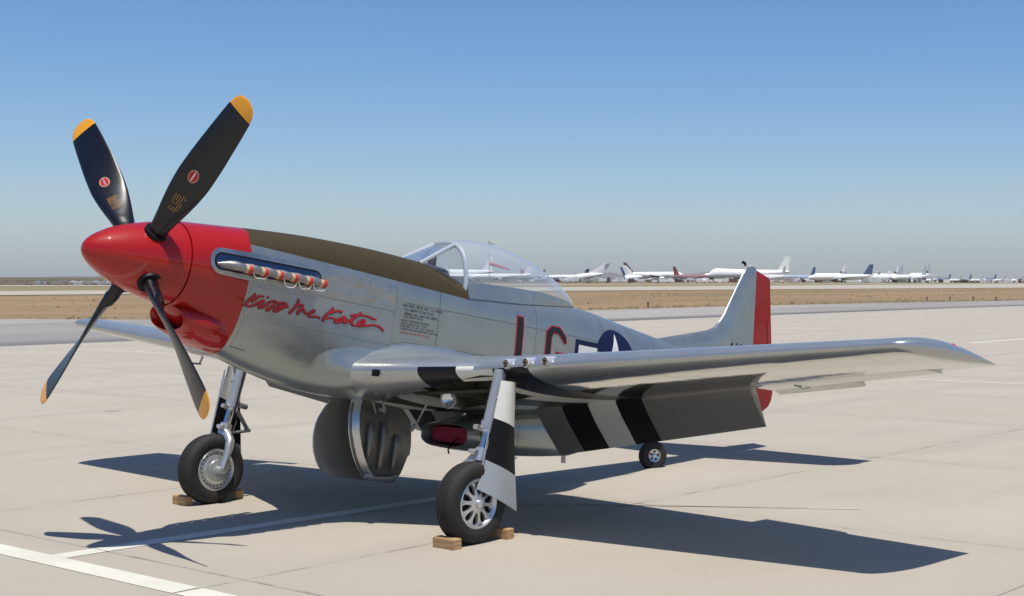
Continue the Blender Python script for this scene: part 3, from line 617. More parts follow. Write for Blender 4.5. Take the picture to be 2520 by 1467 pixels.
    mb = MB(); mb.lathe(Vector((p.x-.03, sg*(p.y-.0), p.z-.014)), (.25, sg*1, .35), [(-.008, .017), (.002, .016), (.003, 0)], 20); mb.build('light_fairing', M['bright'], nl)
    # formation-light lens behind the red lamp
    return w_
for sg in (1, -1): build_wing(sg)
# centre section under the belly between the wings (keeps the bay dark)
mb = MB(); mb.box(L(3.68, -.33, -.885), L(2.96, .33, -.80)); mb.build('bay_centre_beam', M['green'], root, False)
# ---- radiator scoop
mb = MB(); rows = []
for s, zt, zb, w_, n_ in [(4.40, -1.04, -1.215, .27, 3.0), (4.10, -1.028, -1.236, .315, 2.8), (4.075, -1.02, -1.246, .328, 2.8), (4.09, -1.008, -1.256, .337, 2.8), (4.3, -.95, -1.272, .345, 2.8), (4.6, -.86, -1.28, .34, 2.8), (5.0, -.8, -1.278, .345, 2.6), (5.4, -.76, -1.258, .34, 2.5), (5.8, -.7, -1.225, .33, 2.4), (6.15, -.66, -1.13, .31, 2.3), (6.5, -.6, -.99, .28, 2.2), (6.9, -.52, -.80, .24, 2.1), (7.2, -.45, -.60, .18, 2)]:
    zc, h = (zt+zb)/2, (zt-zb)/2
    rows.append(LL([(s, w_*math.copysign(abs(math.sin(a))**(2/n_), math.sin(a)), zc+h*math.copysign(abs(math.cos(a))**(2/n_), math.cos(a))) for a in [2*math.pi*j/48 for j in range(48)]]))
mb.grid(rows, closeu=True); sco = mb.build('radiator_scoop', M['fus'], root, ang=50)
mb = MB()
def rr_ring(s, hw, z0, z1, n_=4):
    zc, h = (z0+z1)/2, (z1-z0)/2; return LL([(s, hw*math.copysign(abs(math.sin(a))**(2/n_), math.sin(a)), zc+h*math.copysign(abs(math.cos(a))**(2/n_), math.cos(a))) for a in [2*math.pi*j/32 for j in range(32)]])
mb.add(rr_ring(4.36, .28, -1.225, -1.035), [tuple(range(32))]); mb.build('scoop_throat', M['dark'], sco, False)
mb = MB(); a_ = rr_ring(4.17, .265, -1.20, -1.055, 5); b_ = rr_ring(4.26, .28, -1.215, -1.042, 5); mb.grid([a_, b_], closeu=True); mb.add(a_, [tuple(range(32))]); ic = mb.build('intake_cover', M['cover'], root, ang=60)
mb = MB(); mb.box(L(4.185, -.05, -1.135), L(4.172, .09, -1.110)); mb.tube([L(4.17, .10, -1.15), L(4.10, .12, -1.20), L(4.06, .12, -1.25), L(4.03, .13, -1.28), L(3.98, .2, -1.31)], .008, 6); mb.build('cover_strap', M['black'], ic, False)
# belly boundary gap shadow piece & aerials
mb = MB(); mb.add(LL([(4.4, 0, -1.27), (4.5, 0, -1.27), (4.49, 0, -1.33), (4.45, 0, -1.33)]), [(0, 1, 2, 3)])
mb = MB(); mb.obox(L(5.82, .05, -1.255), (.03, 0, 0), (0, .006, 0), (.006, 0, .045)); mb.build('belly_aerial', M['dmetal'], root, False)
mb = MB(); mb.lathe(L(4.96, .1, -1.28), (0, 0, -1), [(0, .06), (.02, .055), (.035, .03), (.04, 0)], 20); mb.build('drain_cap', M['bright'], root)

# ---- fin, rudder
FL = [(.08, 6.9), (.16, 7.05), (.226, 7.24), (.30, 7.56), (.36, 7.82), (.42, 8.08), (.47, 8.27), (.52, 8.385), (.60, 8.475), (.70, 8.558), (.9, 8.672), (1.1, 8.788), (1.25, 8.876), (1.33, 8.935), (1.365, 8.985), (1.385, 9.05)]
def hinge(z): return 9.162-.018*(z-.4)
mb = MB(); rows = []
for z, le in FL:
    te = hinge(z); c = te-le; th = lerp([(.08, .078), (.4, .07), (1.2, .042), (1.34, .032), (1.385, .008)], z); r = []
    fr = [0, .01, .04, .1, .2, .35, .55, .75, 1.0]
    def yt(f): return th*min(1, (math.sqrt(f)*1.7 if c < 1 else math.sqrt(f*c/1.0)*1.4 if f*c < .4 else 1))*(1-.25*max(0, f-.5))
    rows.append(LL([(le+c*f, -yt(f), z) for f in reversed(fr)]+[(le+c*f, yt(f), z) for f in fr[1:]]))
mb.grid(rows); mb.add(rows[-1], [tuple(range(len(rows[-1])))]); mb.grid([[r[0], r[-1]] for r in rows]); fin = mb.build('fin', M['fus'], root)
mb = MB(); mb.tube([L(8.93, .0, 1.37), L(8.915, 0, 1.40), L(8.87, 0, 1.405)], [.014, .018, .02], 10); mb.build('fin_light', M['black'], root)
TEr = [(-.415, 9.50), (-.40, 9.60), (-.33, 9.712), (-.246, 9.765), (-.145, 9.78), (.0, 9.75), (.473, 9.652), (.9, 9.575), (1.2, 9.518), (1.272, 9.508), (1.292, 9.488), (1.318, 9.38), (1.350, 9.20)]
mb = MB(); rows = []
for z, te in TEr:
    h0 = hinge(z)+.006; c = te-h0; t0 = lerp([(-.415, .02), (0, .062), (.4, .055), (1.2, .036), (1.352, .02)], z)
    pr = [(0, .75), (.03, 1), (.35, .72), (.7, .34), (1, .05)]
    rows.append(LL([(h0+c*f, t0*q, z) for f, q in pr]+[(h0+c*f, -t0*q, z) for f, q in reversed(pr)]))
mb.grid(rows, closeu=True)
for r in (rows[0], rows[-1]): mb.add(r, [tuple(range(len(r)))])
rud = mb.build('rudder', M['rudred'], root)
mb = MB(); rows = []
for z in (.25, .75):
    te = lerp(TEr, z); rows.append(LL([(te-.10, .018, z), (te+.006, .001, z), (te+.006, -.001, z), (te-.10, -.018, z)]))
mb.grid(rows, closeu=True); [mb.add(r, [(0, 1, 2, 3)]) for r in rows]; mb.build('rudder_tab', M['rudred'], rud, False)
mb = MB(); mb.tube([L(9.50, .0, 1.0), L(9.60, 0, .99)], .003, 6); mb.tube([L(9.12, .03, 1.15), L(9.18, .03, 1.12)], .006, 6); mb.tube([L(9.12, .04, .95), L(9.18, .04, .92)], .006, 6); mb.build('rudder_fittings', M['dmetal'], rud, kind='stuff')
# ---- tailplane and elevators
for sg in (1, -1):
    mb = MB(); rows = []
    for y in (.05, .4, .9, 1.4, 1.75, 1.88, 1.96, 2.0, 2.01):
        le = 8.08+.17*y; te = 8.88-.02*y
        if y > 1.7: le += .28*(1-math.sqrt(max(0, 1-((y-1.7)/.31)**2)))
        th = .055*(1-.4*y/2)*(1 if y < 1.9 else .5 if y < 2 else .1); fr = [0, .02, .08, .2, .4, .7, 1]
        def yt(f): return th*min(1, math.sqrt(f)*1.8)*(1-.4*max(0, f-.5))
        rows.append(LL([(le+(te-le)*f, sg*y, .19+yt(f)) for f in reversed(fr)]+[(le+(te-le)*f, sg*y, .19-yt(f)) for f in fr[1:]]))
    mb.grid(rows); mb.grid([[r[0], r[-1]] for r in rows]); mb.add(rows[-1], [tuple(range(len(rows[-1])))]); mb.build('tailplane', M['wing'], root)
    mb = MB(); rows = []
    for y in (.16, .5, 1.0, 1.5, 1.8, 1.98):
        h0 = 8.89-.02*y; te = 9.30-.09*y; zd = .19; t = .04*(1-.3*y/2); e = R(8)
        rows.append([L(h0+a*math.cos(e), sg*y, zd+b-a*math.sin(e)) for a, b in ((0, t), (te-h0, .002), (te-h0, -.002), (0, -t))])
    mb.grid(rows, closeu=True); mb.add(rows[0], [(0, 1, 2, 3)]); mb.add(rows[-1], [(0, 1, 2, 3)]); mb.build('elevator', M['wing'], root)

# ---- skin panels, port and starboard
def patch(name, mat, out2d, off, parent=root, n=26, sg=1, mfun=None):   # out2d: (s, ztop, zbot) table
    mb = MB(); rows = []
    s0, s1 = out2d[0][0], out2d[-1][0]
    for s in arange(s0, s1, n):
        zt = lerp([(a, b) for a, b, c in out2d], s); zb = lerp([(a, c) for a, b, c in out2d], s)
        rows.append([L(s, sg*(YF(s, z)+off), z) for z in arange(zt, zb, 12)])
    mb.grid(rows)
    def edge(seq): mb.grid([[p, Vector((p.x, p.y-sg*(off+.002), p.z))] for p in seq])
    edge([r[0] for r in rows]); edge([r[-1] for r in rows]); edge(rows[0]); edge(rows[-1])
    return mb.build(name, mat, parent, ang=50)
for sg in (1, -1):
    # polished exhaust fairing with a rounded front
    tab = [(.915, .082, .07)]
    for i in range(1, 9):
        t = math.pi/2*i/8; tab.append((.915+.11*(1-math.cos(t)), .075+.110*math.sin(t), .075-.110*math.sin(t)))
    tab += [(1.3, .190, -.045), (2.1, .183, -.06), (2.865, .172, -.075)]
    mb = MB(); rows = []
    for s in [a for a, b, c in tab]+[]:
        pass
    S_ = [a for a, b, c in tab[:10]]+arange(1.3, 2.865, 30)
    for s in S_:
        zt = lerp([(a, b) for a, b, c in tab], s); zb = lerp([(a, c) for a, b, c in tab], s); rows.append([L(s, sg*(YF(s, z)+.006), z) for z in arange(zt, zb, 12)])
    mb.grid(rows); mb.grid([[r[0], Vector((r[0].x, r[0].y-sg*.01, r[0].z))] for r in rows]); mb.grid([[r[-1], Vector((r[-1].x, r[-1].y-sg*.01, r[-1].z))] for r in rows])
    ef = mb.build('exhaust_fairing', M['polish'], root, ang=50)
    # slot
    def slot(name, mat, s0, s1, zc0, zc1, h, off, bulge=0., nn=40, tilt=0.):
        mb = MB(); rows = []
        for i in range(nn):
            s = s0+(s1-s0)*(1-math.cos(math.pi*i/(nn-1)))/2; e = min(s-s0, s1-s); hh = h*math.sqrt(max(1e-4, 1-max(0, 1-e/h)**2)); zc = zc0+(zc1-zc0)*(s-s0)/(s1-s0)
            rows.append([L(s, sg*(YF(s, zc+hh*q)+off+bulge*(1-q*q)*min(1, e/.1)+tilt*(.5-.5*q)*min(1, e/.08)), zc+hh*q) for q in arange(1, -1, 9)])
        mb.grid(rows); return mb.build(name, mat, ef, ang=50)
    slot('slot_edge', M['black'], .950, 2.010, .074, .074, .074, .008)
    slot('slot_liner', M['liner'], .962, 1.998, .069, .069, .062, .010, 0, tilt=.030)
    cords = []
    for i in range(6):
        s = 1.11+.150*i; z = .042; y0 = YF(s, z)+.012
        mb = MB(); mb.tube(LL([(s-.10, sg*(y0-.01), z), (s-.055, sg*(y0+.025), z+.006), (s-.01, sg*(y0+.058), z+.005), (s+.04, sg*(y0+.074), z), (s+.075, sg*(y0+.080), z-.006)]), [.024, .036, .040, .036, .031], 14)
        if i == 0: mb.tube(LL([(s-.14, sg*(y0-.005), z+.004), (s-.06, sg*(y0+.03), z+.005)]), [.01, .034], 14)
        st_ = mb.build('exhaust_stack', M['stack'], ef)
        mb = MB(); mb.tube(LL([(s+.070, sg*(y0+.079), z-.006), (s+.098, sg*(y0+.084), z-.008)]), [.034, .035], 14); mb.build('plug_collar', M['tan'], root)
        mb = MB(); mb.tube(LL([(s+.096, sg*(y0+.084), z-.008), (s+.130, sg*(y0+.089), z-.012)]), [.039, .036], 14); pg = mb.build('exhaust_plug', M['plug'], root)
        cords.append((s+.128, y0+.10, z-.02))
    for qi, ((a, b, c), (d, e, f)) in enumerate(zip(cords, cords[1:])):
        if qi == 1: continue
        sag = (.22, 0, .34, .30, .26)[qi]
        mb = MB(); mb.tube(LL([(a+(d-a)*t, sg*(b+(e-b)*t+.01), c+(f-c)*t-sag*t*(1-t)-.01*math.sin(9*t)) for t in arange(0, 1, 12)]), .0042, 6); mb.build('plug_cord', M['cord'], root)
    patch('cowl_panel', M['fus'], [(1.325, -.085, -.335), (2.865, -.075, -.385)], .0028, sg=sg)
    patch('cowl_panel', M['fus'], [(1.335, -.345, -.60), (2.05, -.365, -.70), (2.42, -.375, -.62)], .0026, sg=sg)
    patch('cowl_panel', M['fus'], [(.80, .0, -.25), (1.32, .0, -.33)], .002, sg=sg, n=10) if sg < 0 else None
    patch('side_panel', M['fus'], [(2.88, .17, -.36), (3.41, .155, -.37)], .0022, sg=sg, n=12)
    patch('access_panel', M['polish'], [(2.55, .155, .085), (2.80, .152, .082)], .0085, sg=sg, n=8)
    # rivet lines along panel edges
    mb = MB()
    for z0, s0, s1, stp in ((-.09, 1.4, 2.85, .045), (.165, 2.1, 2.85, .045), (-.02, 1.08, 1.9, .05), (-.32, 1.4, 2.85, .06)):
        s = s0
        while s < s1:
            y = YF(s, z0)+(.008 if z0 > -.06 else .004); mb.lathe(L(s, sg*y, z0), (0, sg, 0), [(0, .005), (.0015, .0035), (.002, 0)], 6); s += stp
    mb.build('rivet', M['dmetal'], root, kind='stuff')

# ---- markings: outlines on the (s, z) plane laid on the port or starboard skin
def decal(name, polys, off, mat, sg=1, yfun=None, step=.04, flip=False, parent=None):
    bm = bmesh.new()
    for pl in polys:
        vs = [bm.verts.new((a, b, 0)) for a, b in pl]
        try: bm.faces.new(vs)
        except Exception: pass
    bmesh.ops.triangulate(bm, faces=bm.faces)
    xs = [v.co.x for v in bm.verts]; zs = [v.co.y for v in bm.verts]
    for lo, hi, nv in ((min(xs), max(xs), (1, 0, 0)), (min(zs), max(zs), (0, 1, 0))):
        t = lo+step
        while t < hi:
            bmesh.ops.bisect_plane(bm, geom=bm.verts[:]+bm.edges[:]+bm.faces[:], plane_co=(t if nv[0] else 0, t if nv[1] else 0, 0), plane_no=nv); t += step
    for v in bm.verts:
        s, z = v.co.x, v.co.y; y = (yfun or YF)(s, z)+off; v.co = L(s, sg*y, z)
    me = bpy.data.meshes.new(name); bm.to_mesh(me); bm.free(); me.materials.append(mat)
    for p in me.polygons: p.use_smooth = False
    o = bpy.data.objects.new(name, me); COL.objects.link(o); o.parent = parent or root; return o
def ribbon(pts, w_, jitter=0):
    P_ = []
    n = len(pts)
    for i in range(n-1):
        p0, p1, p2, p3 = pts[max(i-1, 0)], pts[i], pts[i+1], pts[min(i+2, n-1)]
        for t in arange(0, 1, 5)[:-1]:
            P_.append(tuple(.5*((2*p1[c])+(-p0[c]+p2[c])*t+(2*p0[c]-5*p1[c]+4*p2[c]-p3[c])*t*t+(-p0[c]+3*p1[c]-3*p2[c]+p3[c])*t**3) for c in (0, 1)))
    P_.append(pts[-1]); A, B = [], []
    for i, p in enumerate(P_):
        q, r = P_[max(i-1, 0)], P_[min(i+1, len(P_)-1)]; dx, dz = r[0]-q[0], r[1]-q[1]; l = math.hypot(dx, dz) or 1
        # broad-nib brush: wider on down strokes
        k_ = w_*(.62+.5*abs(dz)/l)*(.75+.25*math.sin(math.pi*min(1, (i+1)/4)/2)); A.append((p[0]-dz/l*k_, p[1]+dx/l*k_)); B.append((p[0]+dz/l*k_, p[1]-dx/l*k_))
    return [(A[i], A[i+1], B[i+1], B[i]) for i in range(len(P_)-1)]
STR = [
[(1.383,-0.139),(1.350,-0.177),(1.323,-0.213),(1.317,-0.235),(1.342,-0.250),(1.379,-0.240),(1.414,-0.216),(1.449,-0.191),(1.478,-0.184)],
[(1.465,-0.154),(1.430,-0.151),(1.406,-0.165),(1.384,-0.188),(1.352,-0.211)],
[(1.292,-0.252),(1.304,-0.248)],
[(1.478,-0.184),(1.452,-0.210),(1.437,-0.236),(1.445,-0.250),(1.470,-0.240),(1.499,-0.214),(1.531,-0.188),(1.572,-0.173),(1.590,-0.181),(1.577,-0.205),(1.547,-0.226),(1.517,-0.249),(1.525,-0.259),(1.554,-0.233)],
[(1.500,-0.145),(1.503,-0.158)],
[(1.606,-0.201),(1.633,-0.180),(1.675,-0.174),(1.688,-0.183),(1.644,-0.209),(1.594,-0.232),(1.584,-0.253),(1.611,-0.254),(1.653,-0.224),(1.684,-0.206),(1.720,-0.199)],
[(1.793,-0.126),(1.807,-0.132),(1.805,-0.135),(1.802,-0.158),(1.783,-0.194),(1.755,-0.231),(1.735,-0.257)],
[(1.784,-0.199),(1.820,-0.169),(1.856,-0.169),(1.845,-0.193),(1.822,-0.227),(1.817,-0.247),(1.841,-0.216),(1.867,-0.201),(1.883,-0.212),(1.892,-0.232),(1.919,-0.231),(1.951,-0.214),(1.980,-0.193),(1.974,-0.205),(1.937,-0.230),(1.940,-0.252),(1.985,-0.248),(2.026,-0.245),(2.055,-0.252)],
[(2.178,-0.141),(2.159,-0.170),(2.125,-0.200),(2.095,-0.238),(2.088,-0.274)],
[(2.268,-0.154),(2.260,-0.170),(2.240,-0.161),(2.199,-0.170),(2.159,-0.190),(2.129,-0.202)],
[(2.100,-0.247),(2.152,-0.235),(2.198,-0.234),(2.214,-0.244)],
[(2.322,-0.200),(2.271,-0.222),(2.222,-0.251),(2.227,-0.264),(2.282,-0.246),(2.329,-0.208),(2.312,-0.247),(2.323,-0.254),(2.367,-0.228),(2.400,-0.207),(2.440,-0.181),(2.489,-0.141)],
[(2.400,-0.207),(2.392,-0.242),(2.416,-0.262),(2.460,-0.261)],
[(2.368,-0.185),(2.452,-0.165),(2.534,-0.162),(2.594,-0.168),(2.626,-0.175),(2.665,-0.175)],
[(2.457,-0.242),(2.497,-0.213),(2.532,-0.202),(2.529,-0.226),(2.476,-0.248),(2.468,-0.263),(2.526,-0.255),(2.583,-0.242),(2.634,-0.231),(2.687,-0.233),(2.735,-0.247),(2.763,-0.267)]]
for i, st in enumerate(STR):
    decal('name_lettering', ribbon([(a+.003, b-.006) for a, b in st], .0130), .0046+.0002*i, M['ldark'], step=.2)
    decal('name_lettering', ribbon(st, .0100), .0080+.0002*i, M['lred'], step=.2)
# code letters L and G
def inset(pl, d):
    n = len(pl); out_ = []; ar = sum(pl[i][0]*pl[(i+1) % n][1]-pl[(i+1) % n][0]*pl[i][1] for i in range(n)); sgn = 1 if ar > 0 else -1
    for i in range(n):
        a, b, c = pl[i-1], pl[i], pl[(i+1) % n]
        e1 = Vector((b[0]-a[0], b[1]-a[1])).normalized(); e2 = Vector((c[0]-b[0], c[1]-b[1])).normalized()
        n1 = Vector((-e1.y, e1.x))*sgn; n2 = Vector((-e2.y, e2.x))*sgn; bi = n1+n2; bi = bi/max(.35, bi.length_squared)*2*d if bi.length > 1e-6 else n1*d
        out_.append((b[0]+bi.x, b[1]+bi.y))
    return out_
Lp = [(4.475, .118), (4.585, .118), (4.605, -.50), (4.84, -.50), (4.84, -.60), (4.50, -.60)]
Gp = [(4.93, .02), (5.015, .090), (5.155, .090), (5.265, -.005), (5.275, -.075), (5.235, -.085), (5.175, -.03), (5.13, .005), (5.055, .005), (5.03, -.03), (5.04, -.46), (5.08, -.50), (5.16, -.50), (5.20, -.46), (5.20, -.27), (5.11, -.265), (5.11, -.17), (5.30, -.175), (5.31, -.50), (5.22, -.60), (5.04, -.60), (4.945, -.52)]
for pl in (Lp, Gp):
    decal('code_letter_outline', [pl], .0035, M['lred'], step=.06); decal('code_letter', [inset(pl, .012)], .0055, M['lblack'], step=.06)
def mirror(pl, c): return pl
# national insignia, both sides
cx, cz, rr0 = 6.13, -.19, .375
circ = [(cx+rr0*math.cos(2*math.pi*i/48), cz+rr0*math.sin(2*math.pi*i/48)) for i in range(48)]
def star(r): return [(cx+r*(1 if i % 2 == 0 else .382)*math.sin(math.pi*i/5), cz+r*(1 if i % 2 == 0 else .382)*math.cos(math.pi*i/5)) for i in range(10)]
for sg in (1, -1):
    if sg > 0:
        pass
    bar = [(5.42, cz-.19), (6.84, cz-.19), (6.84, cz+.19), (5.42, cz+.19)]
    decal('insignia_border', [bar], .003, M['navy'], sg=sg); decal('insignia_disc', [circ], .0045, M['navy'], sg=sg)
    for a, b in ((5.475, 5.80), (6.46, 6.785)): decal('insignia_bar', [[(a, cz-.135), (b, cz-.135), (b, cz+.135), (a, cz+.135)]], .006, M['wmark'], sg=sg)
    decal('insignia_star', [star(.335)], .0075, M['wmark'], sg=sg, step=.03)
# text stencils
def text(body_, size, s0, z0, off, mat, name='stencil', yfun=None, shear=0., rot=0., parent=None):
    cu = bpy.data.curves.new(name, 'FONT'); cu.body = body_; cu.size = size; cu.space_line = 1.0; cu.resolution_u = 2
    o = bpy.data.objects.new(name, cu); COL.objects.link(o); dg = bpy.context.evaluated_depsgraph_get(); me = bpy.data.meshes.new_from_object(o.evaluated_get(dg))
    bpy.data.objects.remove(o); me.materials.clear(); me.materials.append(mat)
    for v in me.vertices:
        a, b = v.co.x, v.co.y; s = s0+a*math.cos(rot)-b*math.sin(rot); z = z0+a*math.sin(rot)+b*math.cos(rot); v.co = L(s, (yfun or YF)(s, z)+off, z)
    q = bpy.data.objects.new(name, me); COL.objects.link(q); q.parent = parent or root; return q
text('AAF SPEC. PROJ. NO. 111-38133', .036, 2.955, -.015, .004, M['lblack']); text('U.S. ARMY P-51K-15-NT', .036, 2.985, -.052, .004, M['lblack']); text('SERIAL NO. AAF 44-12840', .036, 2.985, -.089, .004, M['lblack']); text('CREW WEIGHT 200 LBS.', .022, 2.985, -.113, .004, M['lblack'])
text('SERVICE THIS AIRPLANE WITH\nGRADE 100/130 FUEL. IF NOT\nAVAILABLE T.O. NO. 06-5-1 WILL BE\nCONSULTED FOR EMERGENCY ACTION', .026, 2.955, -.150, .004, M['lblack']); text('SUITABLE FOR AROMATIC FUEL', .026, 2.955, -.262, .004, M['lred'])
yfin = lambda s, z: .074
text('412840', .23, 8.62, .215, .0, M['lblack'], 'serial_number', yfun=yfin, parent=fin)
# gun camera port on the port wing root
p = wpt(.68, 2.60, 1); mb = MB(); mb.box(L(2.535, .66, -.70), L(2.50, .72, -.64)); mb.build('camera_port', M['black'], root, False)

# ---- windscreen and canopy
def quadp(name, pts, th_, mat, parent=root, ext=(0, 0, 0)):
    mb = MB(); vs = [Vector(p) for p in pts]; nn = (vs[1]-vs[0]).cross(vs[-1]-vs[0]).normalized()*th_; k_ = len(vs)
    mb.add(vs+[v+nn for v in vs], [tuple(range(k_)), tuple(range(2*k_-1, k_-1, -1))]+[(i, (i+1) % k_, (i+1) % k_+k_, i+k_) for i in range(k_)]); return mb.build(name, mat, parent, False)
wb, wt = (3.335, .0, .478), (3.80, 0, .735)
ws = [(3.335, -.185, .462), (3.335, .185, .462), (3.795, .145, .712), (3.795, -.145, .712)]
quadp('windscreen_pane', LL(ws), .012, M['wglass'])
def bow(n=21):
    pts = []
    for i in range(n):
        a = math.pi*i/(n-1)   # port base -> top -> starboard base
        y = .358*math.copysign(abs(math.cos(a))**.8, math.cos(a)); z = .24+.495*abs(math.sin(a))**.75 if 0 < i < n-1 else .20; s = 3.80+.035*math.cos(2*a)*-.0
        pts.append((3.80, y, z))
    return pts
BW = bow(25)
mb = MB(); mb.tube(LL([(3.80, y, z) for s, y, z in BW]), .023, 8); mb.build('canopy_bow', M['portal'], root)
for sg in (1, -1):
    mb = MB(); mb.tube(LL([(3.325, sg*.200, .448), (3.56, sg*.183, .585), (3.795, sg*.155, .715)]), [.019, .022, .023], 8); mb.build('windscreen_post', M['portal'], root)
    # side quarter light: from post to bow, bottom edge follows the body
    lowc = [(3.335, .205, .448), (3.45, .245, .42), (3.58, .295, .375), (3.70, .335, .315), (3.795, .352, .262)]
    upc = [(3.345, .20, .455), (3.45, .195, .515), (3.58, .187, .585), (3.70, .19, .650), (3.795, .20, .692)]
    mb = MB(); rows = []
    for (a, b, c), (d, e, f) in zip(lowc, upc): rows.append([L(a+(d-a)*t, sg*(b+(e-b)*t+.035*math.sin(math.pi*t)*min(1, (f-c)/.3)), c+(f-c)*t) for t in arange(0, 1, 8)])
    mb.grid(rows); mb.build('quarter_light', M['wglass'], root)
    mb = MB(); mb.tube(LL([(a, sg*b, c) for a, b, c in lowc]), .010, 8); mb.build('quarter_light_sill', M['coaming'], root)
    # upstand between fuselage shoulder and glass
    mb = MB(); rows = []
    for a, b, c in lowc: 
        zz = c-.10; rows.append([L(a, sg*b, c), L(a, sg*(YF(a, zz)+.002), zz)])
    mb.grid(rows); mb.build('windscreen_skirt', M['fus'], root)
quadp('windscreen_crossbar', LL([(3.33, -.2, .455), (3.33, .2, .455), (3.36, .2, .47), (3.36, -.2, .47)]), .012, M['bright'])
# coaming and instrument hood, seat deck
mb = MB(); mb.tube(LL([(3.36, 0, .34), (3.55, 0, .32), (3.72, 0, .27)]), [.11, .18, .22], 20); mb.build('instrument_hood', M['coaming'], root)
mb = MB(); mb.obox(L(3.66, 0, .535), (.03, 0, 0), (0, .03, 0), (0, 0, .05)); mb.tube([L(3.66, 0, .42), L(3.66, 0, .50)], .02); mb.build('gunsight', M['black'], root, False)
CT = [(3.80, .735), (3.87, .765), (3.95, .788), (4.05, .806), (4.2, .820), (4.35, .822), (4.57, .806), (4.75, .780), (4.93, .742), (5.12, .690), (5.31, .625), (5.51, .535), (5.65, .455), (5.76, .385)]
RAIL = [(3.80, .345), (4.2, .372), (4.6, .395), (5.0, .41), (5.3, .405), (5.55, .395), (5.76, .375)]
CW = [(3.80, .352), (4.1, .365), (4.4, .362), (4.8, .335), (5.2, .27), (5.5, .18), (5.68, .09), (5.76, .01)]
SEAM = [(3.80, .185), (4.2, .215), (4.56, .243), (5.0, .29), (5.35, .33), (5.6, .36), (5.76, .375)]
mb = MB(); rows = []
for s in [3.80+(5.76-3.80)*(1-math.cos(math.pi*i/60))/2*1.0 for i in range(0, 61)]:
    zt, zr, w_ = cub(CT, s), cub(RAIL, s), cub(CW, s); n_ = 2.15; r = []
    for j in range(33):
        a = math.pi*j/32; c, sn = math.cos(a), math.sin(a); r.append(L(s, w_*math.copysign(abs(c)**(2/n_), c), zr+max(.002, zt-zr)*abs(sn)**(2/n_)))
    rows.append(r)
mb.grid(rows); mb.build('canopy_glass', M['glass'], root, ang=180)
for sg in (1, -1):
    mb = MB(); rows = []
    for s in arange(3.80, 5.76, 30):
        zr, w_, zs = cub(RAIL, s), cub(CW, s), cub(SEAM, s); yb = max(YF(s, min(zs, F('top', s)-.02))+.012, w_*.9) if s < 5.6 else w_+.012
        yb = max(yb, w_+.004); rows.append([L(s, sg*(w_-.006), zr+.004), L(s, sg*(w_+.004), zr), L(s, sg*(w_*.5+yb*.5+.006), (zr+zs)/2), L(s, sg*yb, zs), L(s, sg*(yb-.02), zs-.004)])
    mb.grid(rows); mb.build('canopy_rail', M['fus'], root)
mb = MB(); rows = [[L(s, cub(CW, s)*t*.97, cub(RAIL, s)-.02) for t in (-1, 0, 1)] for s in arange(3.82, 5.74, 20)]; mb.grid(rows); mb.build('cockpit_deck', M['coaming'], root, False)
mb = MB(); mb.box(L(4.33, .355, .31), L(4.18, .372, .315)); mb.build('canopy_handle', M['black'], root, False)

# ---- main gear
def wheel(cs, y, z, sg, w_=.115, rad=.343):
    mb = MB(); c = L(cs, sg*y, z)
    prof = []
    for i in range(17):
        a = -math.pi/2+math.pi*i/16
        prof.append((w_*.96*math.copysign(abs(math.sin(a))**.75, math.sin(a)), rad-.1+.1*abs(math.cos(a))**.62))
    out_p = []
    for q, r in prof:
        out_p.append((q, r))
    for gx in (-.045, -.015, .015, .045):
        rg = lerp(sorted(out_p), gx); out_p += [(gx-.0045, rg), (gx-.003, rg-.007), (gx+.003, rg-.007), (gx+.0045, rg)]
    mid = sorted([p_ for p_ in out_p if p_[1] > rad-.03 and abs(p_[0]) < w_*.8]); side = [p_ for p_ in out_p if p_ not in mid]
    prof = [p_ for p_ in side if p_[0] < 0]+mid+[p_ for p_ in side if p_[0] > 0]
    prof = [(-w_*.80, .205)]+prof+[(w_*.80, .205)]
    mb.lathe(c, (0, 1, 0), prof, 56)
    # flat spot at the ground: squash in world z
    th = -TH
    for i, v in enumerate(mb.v):
        p = Vector(v); wz = (-math.sin(th)*p.x+math.cos(th)*p.z)
        if wz < .002: 
            d = .002-wz; p += Vector((-math.sin(th), 0, math.cos(th)))*d; mb.v[i] = tuple(p)
    wh = mb.build('wheel', M['rubber'], root, ang=50)
    mb = MB()
    for a in (-.35, 0, .35): mb.lathe(c, (0, 1, 0), [(w_*(a-.03), rad+.0005), (w_*a, rad+.0016-.0016), (w_*(a+.03), rad+.0005)], 56)
    return wh, c
